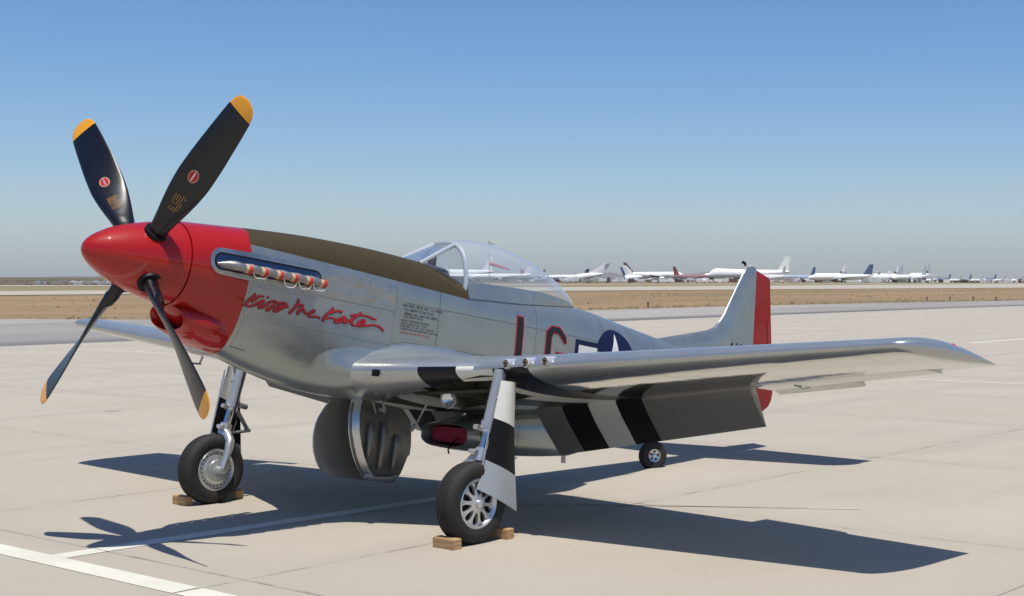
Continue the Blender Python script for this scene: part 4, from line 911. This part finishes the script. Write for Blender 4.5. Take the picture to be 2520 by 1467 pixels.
def make_gear(sg):
    cs, cy, cz_ = 2.726, 1.825, -1.691
    wh, c = wheel(cs, cy, cz_, sg)
    # outboard face: cast rim with ten openings
    mb = MB(); mb.lathe(c, (0, sg, 0), [(.078, .212), (.094, .212), (.100, .203), (.092, .190), (.075, .178), (.06, .178)], 48); rim = mb.build('rim', M['bright'], wh)
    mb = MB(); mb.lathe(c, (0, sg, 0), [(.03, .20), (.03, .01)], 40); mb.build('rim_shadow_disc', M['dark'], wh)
    mb = MB(); nsp = 10
    for i in range(nsp):
        a = 2*math.pi*i/nsp; pr = [(.050, .024, .090), (.072, .022, .089), (.09, .0165, .086), (.12, .0165, .082), (.145, .021, .078), (.160, .030, .076), (.170, .045, .075), (.184, .062, .076)]; rows = []
        for r, hw, h in pr:
            rd = Vector((math.cos(a), 0, math.sin(a))); tg = Vector((-math.sin(a), 0, math.cos(a))); o_ = Vector((0, sg, 0))
            rows.append([c+rd*r-tg*hw+o_*(h-.03), c+rd*r-tg*hw*.8+o_*(h-.004), c+rd*r-tg*hw*.3+o_*h, c+rd*r+tg*hw*.3+o_*h, c+rd*r+tg*hw*.8+o_*(h-.004), c+rd*r+tg*hw+o_*(h-.03)])
        mb.grid(rows)
    mb.lathe(c, (0, sg, 0), [(.05, .080), (.086, .076), (.092, .06), (.094, .0)], 32); mb.build('spokes', M['bright'], wh)
    mb = MB(); mb.lathe(c, (0, sg, 0), [(.09, .036), (.115, .034), (.124, .026), (.130, .01), (.131, 0)], 24); mb.build('hub_cap', M['bright'], wh)
    # inboard face: brake drum
    mb = MB(); mb.lathe(c, (0, -sg, 0), [(.075, .212), (.092, .21), (.096, .20), (.088, .185), (.08, .18), (.08, .145), (.098, .142), (.104, .13), (.106, .10), (.118, .095), (.124, .06), (.126, 0)], 48); br = mb.build('brake_drum', M['bright'], wh)
    mb = MB()
    for i in range(24):
        a = 2*math.pi*i/24; p = c+Vector((math.cos(a)*.163, -sg*.082, math.sin(a)*.163)); mb.lathe(p, (0, -sg, 0), [(0, .008), (.002, .007), (.002, 0)], 8)
    if sg < 0: mb.build('drum_holes', M['dark'], wh, kind='stuff')
    mb = MB(); mb.lathe(c, (0, -sg, 0), [(.11, .03), (.16, .028), (.165, .02), (.175, .018), (.176, 0)], 20); mb.build('axle_end', M['bright'], wh)
    # strut
    def G(s, y, z): return L(s, sg*y, z)
    mb = MB(); mb.tube([G(2.935, 1.80, -.56), G(2.925, 1.80, -.66), G(2.865, 1.80, -1.02)], .055, 24); mb.tube([G(2.863, 1.80, -1.00), G(2.857, 1.80, -1.065)], .066, 24); leg = mb.build('gear_leg', M['leg'], root)
    mb = MB(); mb.tube([G(2.86, 1.80, -1.05), G(2.812, 1.80, -1.28)], .038, 24); mb.build('oleo_piston', M['chrome'], leg)
    mb = MB(); mb.tube([G(2.858, 1.80, -1.06), G(2.850, 1.80, -1.10)], .062, 20); mb.tube([G(2.85, 1.80, -1.075), G(2.75, 1.77, -1.06)], [.028, .018], 10); mb.tube([G(2.75, 1.75, -1.06), G(2.75, 1.80, -1.06)], .022, 10); mb.build('collar', M['bright'], leg)
    mb = MB(); mb.tube([G(2.822, 1.80, -1.235), G(2.800, 1.80, -1.345)], [.058, .062], 20); mb.tube([G(2.80, 1.80, -1.26), G(2.72, 1.78, -1.27)], .024, 10); mb.tube([G(2.74, 1.73, -1.265), G(2.74, 1.82, -1.265)], .02, 10)
    mb.tube([G(2.80, 1.80, -1.33), G(2.795, 1.72, -1.34), G(2.785, 1.655, -1.40), G(2.765, 1.635, -1.50), G(2.735, 1.645, -1.66), G(2.727, 1.65, -1.70)], [.05, .048, .045, .040, .034, .03], 16)
    mb.tube([G(2.727, 1.62, -1.692), G(2.727, 1.72, -1.692)], .036, 16); mb.build('fork', M['bright'], leg)
    # scissor links
    for off in (0,):
        mb = MB(); mb.tube([G(2.905, 1.78, -1.07), G(3.075, 1.77, -1.28)], .013, 8); mb.tube([G(2.905, 1.82, -1.07), G(3.075, 1.80, -1.28)], .013, 8); mb.tube([G(3.075, 1.76, -1.28), G(3.075, 1.82, -1.28)], .02, 10)
        mb.tube([G(3.075, 1.78, -1.285), G(2.85, 1.78, -1.325)], .015, 8); mb.tube([G(2.91, 1.74, -1.04), G(2.99, 1.74, -1.05)], .028, 10); mb.build('torque_link', M['dmetal'], leg)
    mb = MB(); mb.tube([G(2.90, 1.72, -.7), G(2.85, 1.73, -1.1), G(2.88, 1.72, -1.2), G(2.80, 1.66, -1.33), G(2.76, 1.61, -1.5), G(2.74, 1.64, -1.63)], .007, 6); mb.build('brake_line', M['black'], leg)
    # outer leg door
    out_ = [(2.795, -.655), (3.0, -.655), (3.04, -1.04), (3.105, -1.40), (3.17, -1.735), (2.674, -1.572), (2.715, -1.40), (2.765, -1.0)]
    def dpl(z0, z1, name, mat, par):
        # slice of the door outline between heights following slanted bands
        def L_(z): return lerp([(-1.572, 2.676), (-1.40, 2.735), (-1.0, 2.79), (-.655, 2.835)], z)
        def R_(z): return lerp([(-1.735, 3.17), (-1.40, 3.105), (-1.04, 3.04), (-.655, 3.0)], z)
        rows = []
        for i in range(9):
            t = i/8; zl_, zr_ = z0[0]+(z1[0]-z0[0])*t, z0[1]+(z1[1]-z0[1])*t
            r = []
            for u in arange(0, 1, 7):
                z = zl_+(zr_-zl_)*u; s = L_(zl_)+(R_(zr_)-L_(zl_))*u; yy = 1.925+.035*math.sin(math.pi*u)+.02*max(0, (-z-1.3))
                r.append((s, yy, z))
            rows.append(r)
        mb = MB(); mb.grid([[G(s, y+.004, z) for s, y, z in r] for r in rows]); mb.grid([[G(s, y-.010, z) for s, y, z in r] for r in rows])
        for seq in ([r[0] for r in rows], [r[-1] for r in rows], rows[0], rows[-1]): mb.grid([[G(s, y+.004, z), G(s, y-.010, z)] for s, y, z in seq])
        return mb.build(name, mat, par, ang=40)
    d = dpl((-.655, -.655), (-.975, -1.035), 'leg_door', M['white'], root)
    dpl((-.977, -1.037), (-1.325, -1.435), 'door_black_panel', M['black'], d); dpl((-1.327, -1.437), (-1.572, -1.735), 'door_lower_panel', M['grey'], d)
    mb = MB()
    for z in (-.8, -1.02, -1.25): mb.tube([G(2.87+(-.8-z)*-.0, 1.82, z), G(2.9, 1.915, z-.01)], .012, 8)
    mb.tube([G(2.72, 1.91, -1.45), G(2.80, 1.91, -.7)], .008, 6); mb.build('door_bracket', M['leg'], d)
for sg in (1, -1): make_gear(sg)
# landing lamp in the port bay
mb = MB(); c = L(3.165, .965, -.825); mb.lathe(c, (.95, .12, -.2), [(-.08, .03), (-.05, .065), (0, .085), (.012, .086), (.014, .078)], 32); ll = mb.build('landing_light', M['dmetal'], root)
mb = MB(); mb.lathe(c, (.95, .12, -.2), [(-.045, .0), (-.035, .04), (-.004, .079)], 32); mb.build('reflector', M['chrome'], ll)
mb = MB(); mb.lathe(c, (.95, .12, -.2), [(.016, .079), (.024, .05), (.027, 0)], 32); mb.build('lens', M['glass'], ll)
# inner wheel doors
def idoor(sg, pts, y, name):
    pts = [(pts[i][0]*(1-u)+pts[(i+1) % len(pts)][0]*u, pts[i][1]*(1-u)+pts[(i+1) % len(pts)][1]*u) for i in range(len(pts)) for u in (.22, .5, .78)]
    mb = MB(); n_ = len(pts); bul = lambda s, z: .05*math.sin(math.pi*min(1, max(0, (-.9-z)/.75)))*1
    top = [(s, z) for s, z in pts]; cen = (sum(p[0] for p in pts)/n_, sum(p[1] for p in pts)/n_)
    rings = []
    for q in (1, .75, .5, .25):
        rings.append([(cen[0]+(s-cen[0])*q, cen[1]+(z-cen[1])*q) for s, z in pts])
    for o_, fl in ((0, 1), (.02, -1)):
        rows = [[L(s, sg*(y-o_+bul(s, z)), z) for s, z in r] for r in rings]; mb.grid(rows, closeu=True); mb.add(rows[-1], [tuple(range(n_))])
    mb.grid([[L(s, sg*(y+bul(s, z)), z), L(s, sg*(y-.02+bul(s, z)), z)] for s, z in pts+[pts[0]]])
    return mb.build(name, M['doorin'] if sg > 0 else M['doorout'], root, ang=50)
DP = [(2.735, -.90), (2.655, -1.00), (2.60, -1.12), (2.585, -1.25), (2.60, -1.40), (2.65, -1.52), (2.72, -1.60), (2.9, -1.625), (3.1, -1.635), (3.28, -1.640), (3.38, -1.60), (3.43, -1.48), (3.455, -1.36), (3.46, -.92), (3.1, -.90)]
PD = [(2.80, -.90), (2.765, -1.05), (2.77, -1.2), (2.81, -1.32), (2.87, -1.43), (2.95, -1.53), (3.03, -1.595), (3.2, -1.63), (3.38, -1.640), (3.45, -1.57), (3.48, -1.46), (3.50, -1.37), (3.53, -1.36), (3.50, -.95), (3.1, -.90)]
sd = idoor(-1, [(a+.0, b) for a, b in DP], .10, 'wheel_door')
pd_ = idoor(1, PD, .10, 'wheel_door')
for sg, dd, P_ in ((1, pd_, PD), (-1, sd, DP)):
    mb = MB(); rim_ = P_[0:7]
    mb.grid([[L(s, sg*(.10+.05*math.sin(math.pi*min(1, max(0, (-.9-z)/.75)))-.03), z) , L(s+.055, sg*(.16+.05*math.sin(math.pi*min(1, max(0, (-.9-z)/.75)))), z+.015)] for s, z in rim_]); mb.build('door_rim', M['metal'], dd)
    for s0, z0, z1 in ((2.99, -1.10, -1.42), (3.15, -1.08, -1.52), (3.32, -1.18, -1.52)):
        mb = MB()
        pts = [(s0+(z0-z)*.03, sg*(.12+.05*math.sin(math.pi*min(1, max(0, (-.9-z)/.75)))), z) for z in arange(z0, z1, 8)]; mb.tube(LL(pts), [.012, .038, .04, .04, .04, .04, .036, .012], 12)
        mb.build('stamped_rib', M['doorin'], dd)
    mb = MB(); mb.tube(LL([(3.0, sg*.15, -1.59), (3.12, sg*.16, -1.605), (3.28, sg*.155, -1.60), (3.40, sg*.14, -1.57)]), [.02, .028, .028, .02], 10); mb.build('door_lip', M['metal'], dd)
mb = MB(); mb.tube([L(3.42, .42, -.86), L(3.46, .24, -1.10)], .010, 8); mb.tube([L(3.46, .24, -1.08), L(3.46, .20, -1.13)], .018, 8); mb.build('door_actuator', M['bright'], root)
mb = MB(); mb.tube([L(2.98, .30, -.90), L(3.05, .26, -.98), L(3.15, .16, -1.0)], .012, 8); mb.tube([L(2.9, .25, -.9), L(3.0, .2, -1.0)], .01, 8); mb.lathe(L(3.03, .22, -.965), (0, 1, 0), [(0, .03), (.05, .03), (.05, 0)], 12); mb.build('door_hinge', M['dmetal'], root)
# tail wheel
tc_ = L(7.42, 0, -1.115); tax = Vector((.46, .888, 0)); mb = MB(); prof = [(-.055, .07)]+[(.06*math.sin(a), .116+.056*abs(math.cos(a))**.7) for a in arange(-math.pi/2, math.pi/2, 13)]+[(.055, .07)]
mb.lathe(tc_, tax, prof, 36); tw = mb.build('tail_wheel', M['rubber'], root)
for sg in (1, -1):
    mb = MB(); mb.lathe(tc_, tax*sg, [(.045, .078), (.058, .075), (.056, .067), (.04, .063), (.034, .03), (.055, .022), (.062, 0)], 32); rm = mb.build('rim', M['metal'], tw)
    mb = MB(); mb.lathe(tc_, tax*sg, [(.054, .115), (.053, .092), (.050, .076)], 32); mb.build('tyre_bead', M['rubber'], tw)
tgx = Vector((-tax.y, tax.x, 0))
for i in range(5):
    a = 2*math.pi*i/5+.3; mb = MB(); mb.lathe(tc_+tgx*(math.cos(a)*.05)+Vector((0, 0, math.sin(a)*.05))+tax*.0365, tax, [(0, .016), (.003, .014), (.003, 0)], 10); mb.build('rim_hole', M['dark'], tw)
mb = MB(); mb.tube([tc_+tax*.03, tc_-tax*.10], .014, 10); mb.tube([tc_-tax*.088, tc_-tax*.085+Vector((.05, 0, .14)), L(7.33, 0, -.86)], [.02, .024, .03], 10)
mb.tube([L(7.33, 0, -.88), L(7.30, 0, -.50)], [.035, .035], 14); mb.build('tail_leg', M['leg'], root)
for sg in (1, -1):
    mb = MB(); mb.add([L(s, sg*y, z) for s, y, z in [(7.05, .09, -.60), (7.65, .07, -.48), (7.6, .13, -.68), (7.15, .14, -.80)]]+[L(s, sg*(y+.01), z) for s, y, z in [(7.05, .09, -.60), (7.65, .07, -.48), (7.6, .13, -.68), (7.15, .14, -.80)]], [(0, 1, 2, 3), (7, 6, 5, 4), (0, 1, 5, 4), (1, 2, 6, 5), (2, 3, 7, 6), (3, 0, 4, 7)]); mb.build('tail_wheel_door', M['metal'], root, False)
# pitot under the starboard wing with its red cover
mb = MB(); mb.tube([L(3.62, -3.5, -.50), L(3.58, -3.5, -.60)], .012, 8); mb.tube([L(3.60, -3.5, -.60), L(3.42, -3.5, -.61)], .011, 8); pt_ = mb.build('pitot_tube', M['bright'], root)
mb = MB(); mb.tube([L(3.44, -3.5, -.61), L(3.40, -3.5, -.62), L(3.50, -3.5, -.70), L(3.53, -3.49, -.74)], [.018, .022, .02, .024], 8); mb.build('pitot_cover', M['cover'], pt_)

# ------------------------------------------------------------------ chocks
def chock(x, y, rz, lx, ly, h, label):
    mb = MB(); b = .008; v = []
    lo = [(-lx, -ly), (lx, -ly), (lx, ly), (-lx, ly)]
    mb.add([(a, c, 0) for a, c in lo]+[(a, c, h-b) for a, c in lo]+[(a-math.copysign(b, a), c-math.copysign(b, c), h) for a, c in lo], [(3, 2, 1, 0), (0, 1, 5, 4), (1, 2, 6, 5), (2, 3, 7, 6), (3, 0, 4, 7), (4, 5, 9, 8), (5, 6, 10, 9), (6, 7, 11, 10), (7, 4, 8, 11), (8, 9, 10, 11)])
    o = mb.build('wheel_chock', M['wood'], None, False); o.location = (x, y, .001); o.rotation_euler = (0, 0, rz); tag(o, label, 'wheel chock', 'wooden chocks under the main wheels')
chock(-2.13, 1.835, R(-2), .045, .125, .088, 'pale timber chock in front of the near main wheel, long side to the camera')
chock(-2.735, 1.84, R(4), .045, .12, .088, 'dark orange timber chock behind the near main wheel, in the wing shadow')
chock(-2.17, -1.945, R(-4), .045, .115, .088, 'weathered timber chock in front of the far main wheel')
chock(-2.74, -1.93, R(3), .045, .11, .088, 'short orange timber chock behind the far main wheel')

# ------------------------------------------------------------------ distance: parked airliners
def fus_mesh(mb, Lf, r, hump=False, mi=0, zc=None, stretch=1.):
    zc = zc if zc is not None else r*1.75; rows = []
    pr = [(0, .02, -.25), (.012, .30, -.22), (.035, .60, -.14), (.07, .86, -.05), (.11, 1, 0), (.30, 1, 0), (.62, 1, 0), (.74, .93, .05), (.84, .72, .2), (.93, .42, .38), (.985, .18, .5), (1, .05, .52)]
    for f, q, dz in pr:
        row = []
        for j in range(16):
            a = 2*math.pi*j/16; yy = math.cos(a)*r*q; zz = math.sin(a)*r*q
            if hump and zz > 0: zz *= lerp([(0, 1), (.03, 1.15), (.07, 1.42), (.12, 1.38), (.26, 1.3), (.34, 1.05), (.38, 1)], f)
            row.append((Lf*(.5-f), yy, zc+dz*r+zz))
        rows.append(row)
    mb.grid(rows, closeu=True, mi=mi); return zc
def slabwing(root_le, root_te, tip_le, tip_te, y0, y1, z0, z1, th_, vert=False, mi=0, mb=None):
    mb = mb or MB()
    def pt(x, y, z): return (x, z, y) if vert else (x, y, z)
    A = [pt(root_le, y0, z0), pt((root_le+root_te)/2, y0, z0+th_), pt(root_te, y0, z0), pt((root_le+root_te)/2, y0, z0-th_)]
    B = [pt(tip_le, y1, z1), pt((tip_le+tip_te)/2, y1, z1+th_*.4), pt(tip_te, y1, z1), pt((tip_le+tip_te)/2, y1, z1-th_*.4)]
    mb.grid([A, B], closeu=True, mi=mi); mb.add(A, [(0, 1, 2, 3)], mi); mb.add(B, [(3, 2, 1, 0)], mi); return mb
def airliner(kind, x, y, z, yaw, label, body='jet', tail='jet', sc1=1., grp='stored airliners parked across the runway'):
    if kind == 'X' or kind == 'Y': return derelict(kind, x, y, z, yaw, label, tail)
    t = empty('airliner', label, 'airliner', (x, y, z), (0, 0, yaw), grp); t.scale = (sc1,)*3
    p = dict(T=(45, 1.75, 0), B=(46, 1.95, 0), D=(55, 3.0, 0), J=(70, 3.3, 1))[kind]; Lf, r, hump = p
    mb = MB(); zc = fus_mesh(mb, Lf, r, hump); fu = mb.build('fuselage', M[body], t)
    mb = MB(); mb.box((Lf*.5-Lf*.050, -r*.55, zc+r*.25), (Lf*.5-Lf*.040, r*.55, zc+r*.42)); mb.build('cockpit_window', M['jblk'], fu, False)
    for sg in (1, -1):
        mb = slabwing(Lf*.14, -Lf*.06, -Lf*.12, -Lf*.165, sg*r*.7, sg*Lf*.40, zc-r*.5, zc-r*.5+Lf*.03, r*.18); mb.build('wing', M['jgrey'], t, False)
        hz = zc+r*.4 if kind != 'T' else zc+r*3.55
        hx = -Lf*.38 if kind != 'T' else -Lf*.44
        mb = slabwing(hx, hx-Lf*.09, hx-Lf*.07, hx-Lf*.105, sg*(r*.3 if kind != 'T' else .05), sg*Lf*.15, hz, hz+Lf*.008, r*.09); mb.build('tailplane', M['jet'], t, False)
    fh = dict(T=zc+r*3.6, B=zc+r*4.2, D=zc+r*3.9, J=zc+r*4.1)[kind]
    if kind == 'D':
        mb = MB(); mb.lathe((-Lf*.36, 0, zc+r*1.35), (-1, 0, 0), [(0, r*.36), (0, r*.42), (Lf*.05, r*.46), (Lf*.12, r*.36), (Lf*.15, r*.2)], 16); mb.build('tail_engine', M[tail] if tail != 'jet' else M['jgrey'], t)
        mb = slabwing(-Lf*.38, -Lf*.48, -Lf*.47, -Lf*.52, zc+r*1.7, fh, 0, 0, r*.1, vert=True)
    else: mb = slabwing(-Lf*.335 if kind != 'T' else -Lf*.35, -Lf*.475, -Lf*.44 if kind != 'T' else -Lf*.45, -Lf*.505 if kind != 'T' else -Lf*.53, zc+r*.6, fh, 0, 0, r*.1, vert=True)
    mb.build('fin', M[tail], t, False)
    eng = dict(T=[(-Lf*.30, r*1.5, zc+r*.35, r*.45, 5)], B=[(Lf*.06, r*3.0, zc-r*.95, r*.42, 4)], D=[(Lf*.08, r*2.6, zc-r*1.0, r*.5, 6)], J=[(Lf*.06, r*3.3, zc-r*.95, r*.42, 6), (-Lf*.02, r*6, zc-r*.8, r*.42, 6)])[kind]
    for ex, ey, ez, er, el in eng:
        for sg in (1, -1): mb = MB(); mb.lathe((ex+el/2, sg*ey, ez), (-1, 0, 0), [(.4, er*.5), (0, er), (el*.5, er*1.05), (el, er*.6)], 12); mb.build('engine', M['jgrey'], t)
    for gx, gy in ((Lf*.38, 0), (-Lf*.04, r*1.1), (-Lf*.04, -r*1.1)):
        mb = MB(); mb.tube([(gx, gy, .4), (gx, gy, zc-r*.7)], .14, 6); mb.lathe((gx, gy-.5, .5), (0, 1, 0), [(0, .01), (0, .5), (1, .5), (1, .01)], 10)
        mb.build('landing_gear', M['jblk'], t, False)
    return t
def derelict(kind, x, y, z, yaw, label, tail='jet'):
    t = empty('airliner_tail_section', label, 'wreckage', (x, y, z), (0, 0, yaw), 'cut up airliner pieces')
    if kind == 'X':
        mb = MB(); mb.lathe((-9, 0, 2.6), (1, 0, .16), [(0, .3), (0, 2.5), (6, 2.4), (13, 1.3), (17, .4), (17.2, 0)], 16); mb.build('tail_cone', M['jet'], t)
        mb = slabwing(-5, 7, 9.5, 14, 3.6, 12.4, 0, 0, .3, vert=True); mb.build('fin', M['jet'], t, False)
        for sg in (1, -1): mb = slabwing(9.4, 13.5, 13, 16, sg*.2, sg*5.5, 12.2, 12.5, .15); mb.build('tailplane', M['jet'], t, False)
    else:
        mb = MB(); mb.lathe((-5, 0, 2.2), (1, 0, .1), [(0, .2), (0, 2.1), (5, 2.0), (10, 1.2), (12, .3)], 14); mb.build('tail_cone', M['jet'], t)
        mb = slabwing(5, -3.0, -4.2, -7.5, 1.0, 11.2, 0, 0, .25, vert=True); mb.build('fin', M['jet'], t, False)
        mb = slabwing(1, -5.0, -6.2, -8.6, 1.0, 10.0, 2.2, 2.2, .25, vert=True); mb.build('second_fin', M['jdark'], t, False)
    return t
FAR = [
('T', -777, -688, .68, .030, 'white twin-jet airliner with navy blue T-tail just right of the bubble canopy', 'jet', 'jdark'),
('B', -1094, -1009, 1.25, 1.970, 'distant airliner with red tail fin partly behind the bubble canopy', 'jet', 'jred'),
('X', -750, -644, .52, 2.28, 'big white detached tail section leaning behind the navy-tailed jet', 'jet', 'jet'),
('Y', -768, -622, .27, 2.25, 'pair of white and dark tail fins standing alone on the scrap ground', 'jet', 'jet'),
('D', -1013, -797, .20, 2.416, 'three-engined airliner with brown tail fin and engine ring', 'jet', 'jbrown'),
('B', -874, -649, -.10, 1.429, 'maroon and white airliner facing right in front of the big jumbo', 'jmar', 'jred'),
('D', -1214, -862, -.42, -.601, 'white three-engined airliner just left of the jumbo nose', 'jet', 'jet'),
('J', -889, -609, -.46, -.494, 'huge white four-engined jumbo jet with humped nose behind the fighter tail', 'jet', 'jet'),
('B', -1226, -845, -.60, -.790, 'distant white airliner whose fin shows above the jumbo', 'jet', 'jet'),
('B', -866, -575, -.57, .068, 'low white airliner right of the red rudder', 'jet', 'jgrey'),
('B', -961, -612, -.82, -.039, 'pale blue airliner with a deep blue tail fin', 'jlb', 'jblue'),
('D', -1271, -776, -1.31, -.146, 'white three-engined airliner with slim white tail behind the navy-tailed row', 'jet', 'jet'),
('B', -790, -471, -.90, -.591, 'long white airliner with navy tail fin nearest the runway', 'jet', 'jdark'),
('T', -1202, -697, -1.49, -.342, 'white T-tailed airliner behind the long navy-tailed one', 'jet', 'jet'),
('B', -1294, -737, -1.70, -.351, 'white airliner with tall plain fin behind the T-tailed one', 'jet', 'jet'),
('D', -1344, -752, -1.86, -.010, 'white three-engined airliner with dark engine ring seen from its tail', 'jet', 'jet'),
('B', -864, -482, -1.21, -.096, 'white airliner with pale fin edged in red', 'jet', 'jgrey'),
('B', -872, -467, -1.36, -.026, 'low white airliner with grey fin right of the red-edged one', 'jet', 'jgrey'),
('D', -1228, -650, -1.96, .142, 'distant grey-tailed three-engined airliner above the row of small jets', 'jet', 'jgrey'),
('T', -879, -454, -1.48, .047, 'first small white T-tailed jet in the right hand row', 'jet', 'jgrey'),
('T', -886, -441, -1.61, .032, 'second small white T-tailed jet in the right hand row', 'jet', 'jgrey'),
('T', -892, -428, -1.73, .018, 'third small white T-tailed jet in the right hand row', 'jet', 'jgrey'),
('T', -899, -415, -1.85, .003, 'fourth small white T-tailed jet in the right hand row', 'jet', 'jgrey'),
('T', -904, -405, -1.95, -.095, 'last white T-tailed jet at the right edge of the row', 'jet', 'jgrey'),
('B', -1104, -563, -1.91, .652, 'dark-finned airliner behind the first small jet of the right row', 'jdark', 'jdark'),
('B', -1112, -548, -2.06, .638, 'dark-finned airliner behind the second small jet of the right row', 'jdark', 'jdark'),
('B', -1121, -530, -2.22, .622, 'dark-finned airliner behind the third small jet of the right row', 'jdark', 'jdark'),
('J', -785, -812, 1.34, -.239, 'white airliner seen through the fighter windscreen', 'jet', 'jet'),
('B', -729, -739, 1.29, 1.842, 'white airliner seen through the front of the bubble canopy', 'jet', 'jet'),
('B', -709, -688, 1.05, -.448, 'white airliner with white fin seen through the middle of the bubble canopy', 'jet', 'jet'),
('T', -828, -781, 1.06, -.114, 'pale blue airliner seen through the rear of the bubble canopy', 'jlb', 'jet')]
for (kd, x, y, z, yw, lb, bd, tl) in FAR:
    small = 'small white T-tailed' in lb or 'last white T' in lb or 'dark-finned' in lb
    airliner(kd, x, y, z-.05, (.12 if 'dark' not in lb else -.1) if small else yw, lb, bd, tl, .52 if small and 'dark' not in lb else .56 if small else .98)
# scrap and small vehicles among the airliners
random.seed(11)
mb = MB()
for _ in range(420):
    t = random.random(); x = -700-260*t+random.uniform(-40, 40); y = -640+250*t+random.uniform(-30, 30); w_ = random.uniform(1, 5); h = random.uniform(.8, 2.6)
    a = random.uniform(0, 3); mb.obox((x, y, hT(x, y)+h/2), (w_*math.cos(a), w_*math.sin(a), random.uniform(-.4, .4)), (-.8*math.sin(a), .8*math.cos(a), 0), (0, 0, h/2), mi=random.choice((0, 0, 0, 1, 2)))
o = mb.build('scrap_pieces', [M['jet'], M['rubble'], M['jbrown']], None, False); tag(o, 'low white and brown scrap parts scattered among the stored airliners', 'scrap', kind='stuff')
mb = MB()
for _ in range(150):
    r = random.gauss(0, 1); x = -285+r*9+random.uniform(-3, 3); y = -452+r*6; 
    x = -238+random.gauss(0, 8); y = -402+random.gauss(0, 4); h = random.uniform(.2, 1.0); a = random.uniform(0, 3)
    mb.obox((x, y, hT(x, y)+h*.4), (random.uniform(.3, .8)*math.cos(a), random.uniform(.3, .8)*math.sin(a), .2), (-.6*math.sin(a), .6*math.cos(a), .1), (.1, 0, h/2), mi=random.choice((0, 1)))
o = mb.build('rubble_pile', [M['rubble'], M['jgrey']], None, False); tag(o, 'pale rubble heap on the scrubland left of the red nose', 'rubble', kind='stuff')
# windsock mast
wsx, wsy = -159.1, -153.7; wz = hT(wsx, wsy)
t = empty('windsock_mast', 'thin mast with faded red windsock seen through the bubble canopy', 'windsock', (wsx, wsy, wz-.1))
mb = MB(); mb.tube([(0, 0, 0), (0, 0, 7.9)], [.07, .035], 8); mb.build('mast', M['pole'], t)
rt = Vector((rv.x, rv.y, 0)).normalized()
mb = MB(); mb.tube([Vector((0, 0, 7.7))-rt*.1, Vector((0, 0, 7.75))+rt*.8], .02, 6); mb.lathe((0, 0, 7.9), (0, 0, 1), [(0, .02), (.02, .10), (.14, .10), (.2, .03), (.3, .0)], 10); mb.obox(Vector((0, 0, 7.78))+rt*.35, rt*.10, (0, .02, 0), (0, 0, .05)); mb.obox(Vector((0, 0, 7.70))+rt*.8, rt*.05, (0, .03, 0), (0, 0, .08)); mb.build('wind_instruments', M['jblk'], t, False)
mb = MB(); mb.tube([Vector((0, 0, 4.55))+rt*(.15+3.1*q)+Vector((0, 0, -.95*q**1.2)) for q in arange(0, 1, 9)], [.27, .27, .25, .24, .21, .19, .16, .13, .09], 14, cap=False); mb.build('windsock', M['socks'], t)
# taxiway edge markers
for (x, y), lb in (((-127.06, -59.97), 'leftmost of the four small brown edge markers by the right hand desert edge'), ((-128.48, -58.14), 'second from left of the four small brown edge markers at right'), ((-129.92, -56.31), 'third from left of the four small brown edge markers at right'), ((-131.35, -54.53), 'rightmost of the four small brown edge markers at right'), ((-83.46, -61.09), 'small brown edge marker between the canopy and the fin')):
    mb = MB(); mb.tube([(0, 0, 0), (0, 0, .3)], .05, 8); mb.lathe((0, 0, .3), (0, 0, 1), [(0, .09), (.14, .09), (.18, .03), (.18, 0)], 10)
    o = mb.build('edge_marker', M['jbrown'], None, False); o.location = (x, y, hT(x, y)-.1); tag(o, lb, 'taxiway marker', 'taxiway edge markers')
# hills on the horizon
def hills(x0ang, x1ang, D, hmax, seed):
    random.seed(seed); mb = MB(); n = 60; ph = [random.uniform(0, 6.28) for _ in range(6)]; rows = []
    for i in range(n+1):
        t = i/n; a = x0ang+(x1ang-x0ang)*t; d = fv.x*math.cos(a)+rv.x*math.sin(a), fv.y*math.cos(a)+rv.y*math.sin(a)
        env = math.sin(math.pi*t)**.8; h = hmax*env*(.62+.2*math.sin(5*t*3+ph[0])+.12*math.sin(11*t*3+ph[1])+.06*math.sin(23*t*3+ph[2])); row = []
        for q, hh in ((-900, 0), (-400, .55), (0, 1), (500, .5), (1200, 0)):
            X, Y = d[0]*(D+q), d[1]*(D+q); row.append((X, Y, TA*X+TB*Y+h*hh-2))
        rows.append(row)
    mb.grid(rows); return mb.build('hills', M['hill'], None, True, kind='structure')
hills(R(-22), R(-14), 13000, 42, 3); hills(R(-4), R(6.5), 13500, 75, 5); hills(R(6), R(12), 13500, 35, 8)
# ------------------------------------------------------------------ haze
HAZE = 0.000025
mb = MB(); mb.box((-16000, -16000, -230), (16000, 16000, 330)); hz = mb.build('haze', None, None, False)
k = N('haze_air'); pv = k.n('VolumePrincipled'); pv.inputs['Color'].default_value = (.72, .86, 1.0, 1); pv.inputs['Density'].default_value = HAZE; pv.inputs['Anisotropy'].default_value = .2
k.l(pv.outputs[0], k.o.inputs['Volume']); hz.data.materials.clear(); hz.data.materials.append(k.m); hz['kind'] = 'stuff'
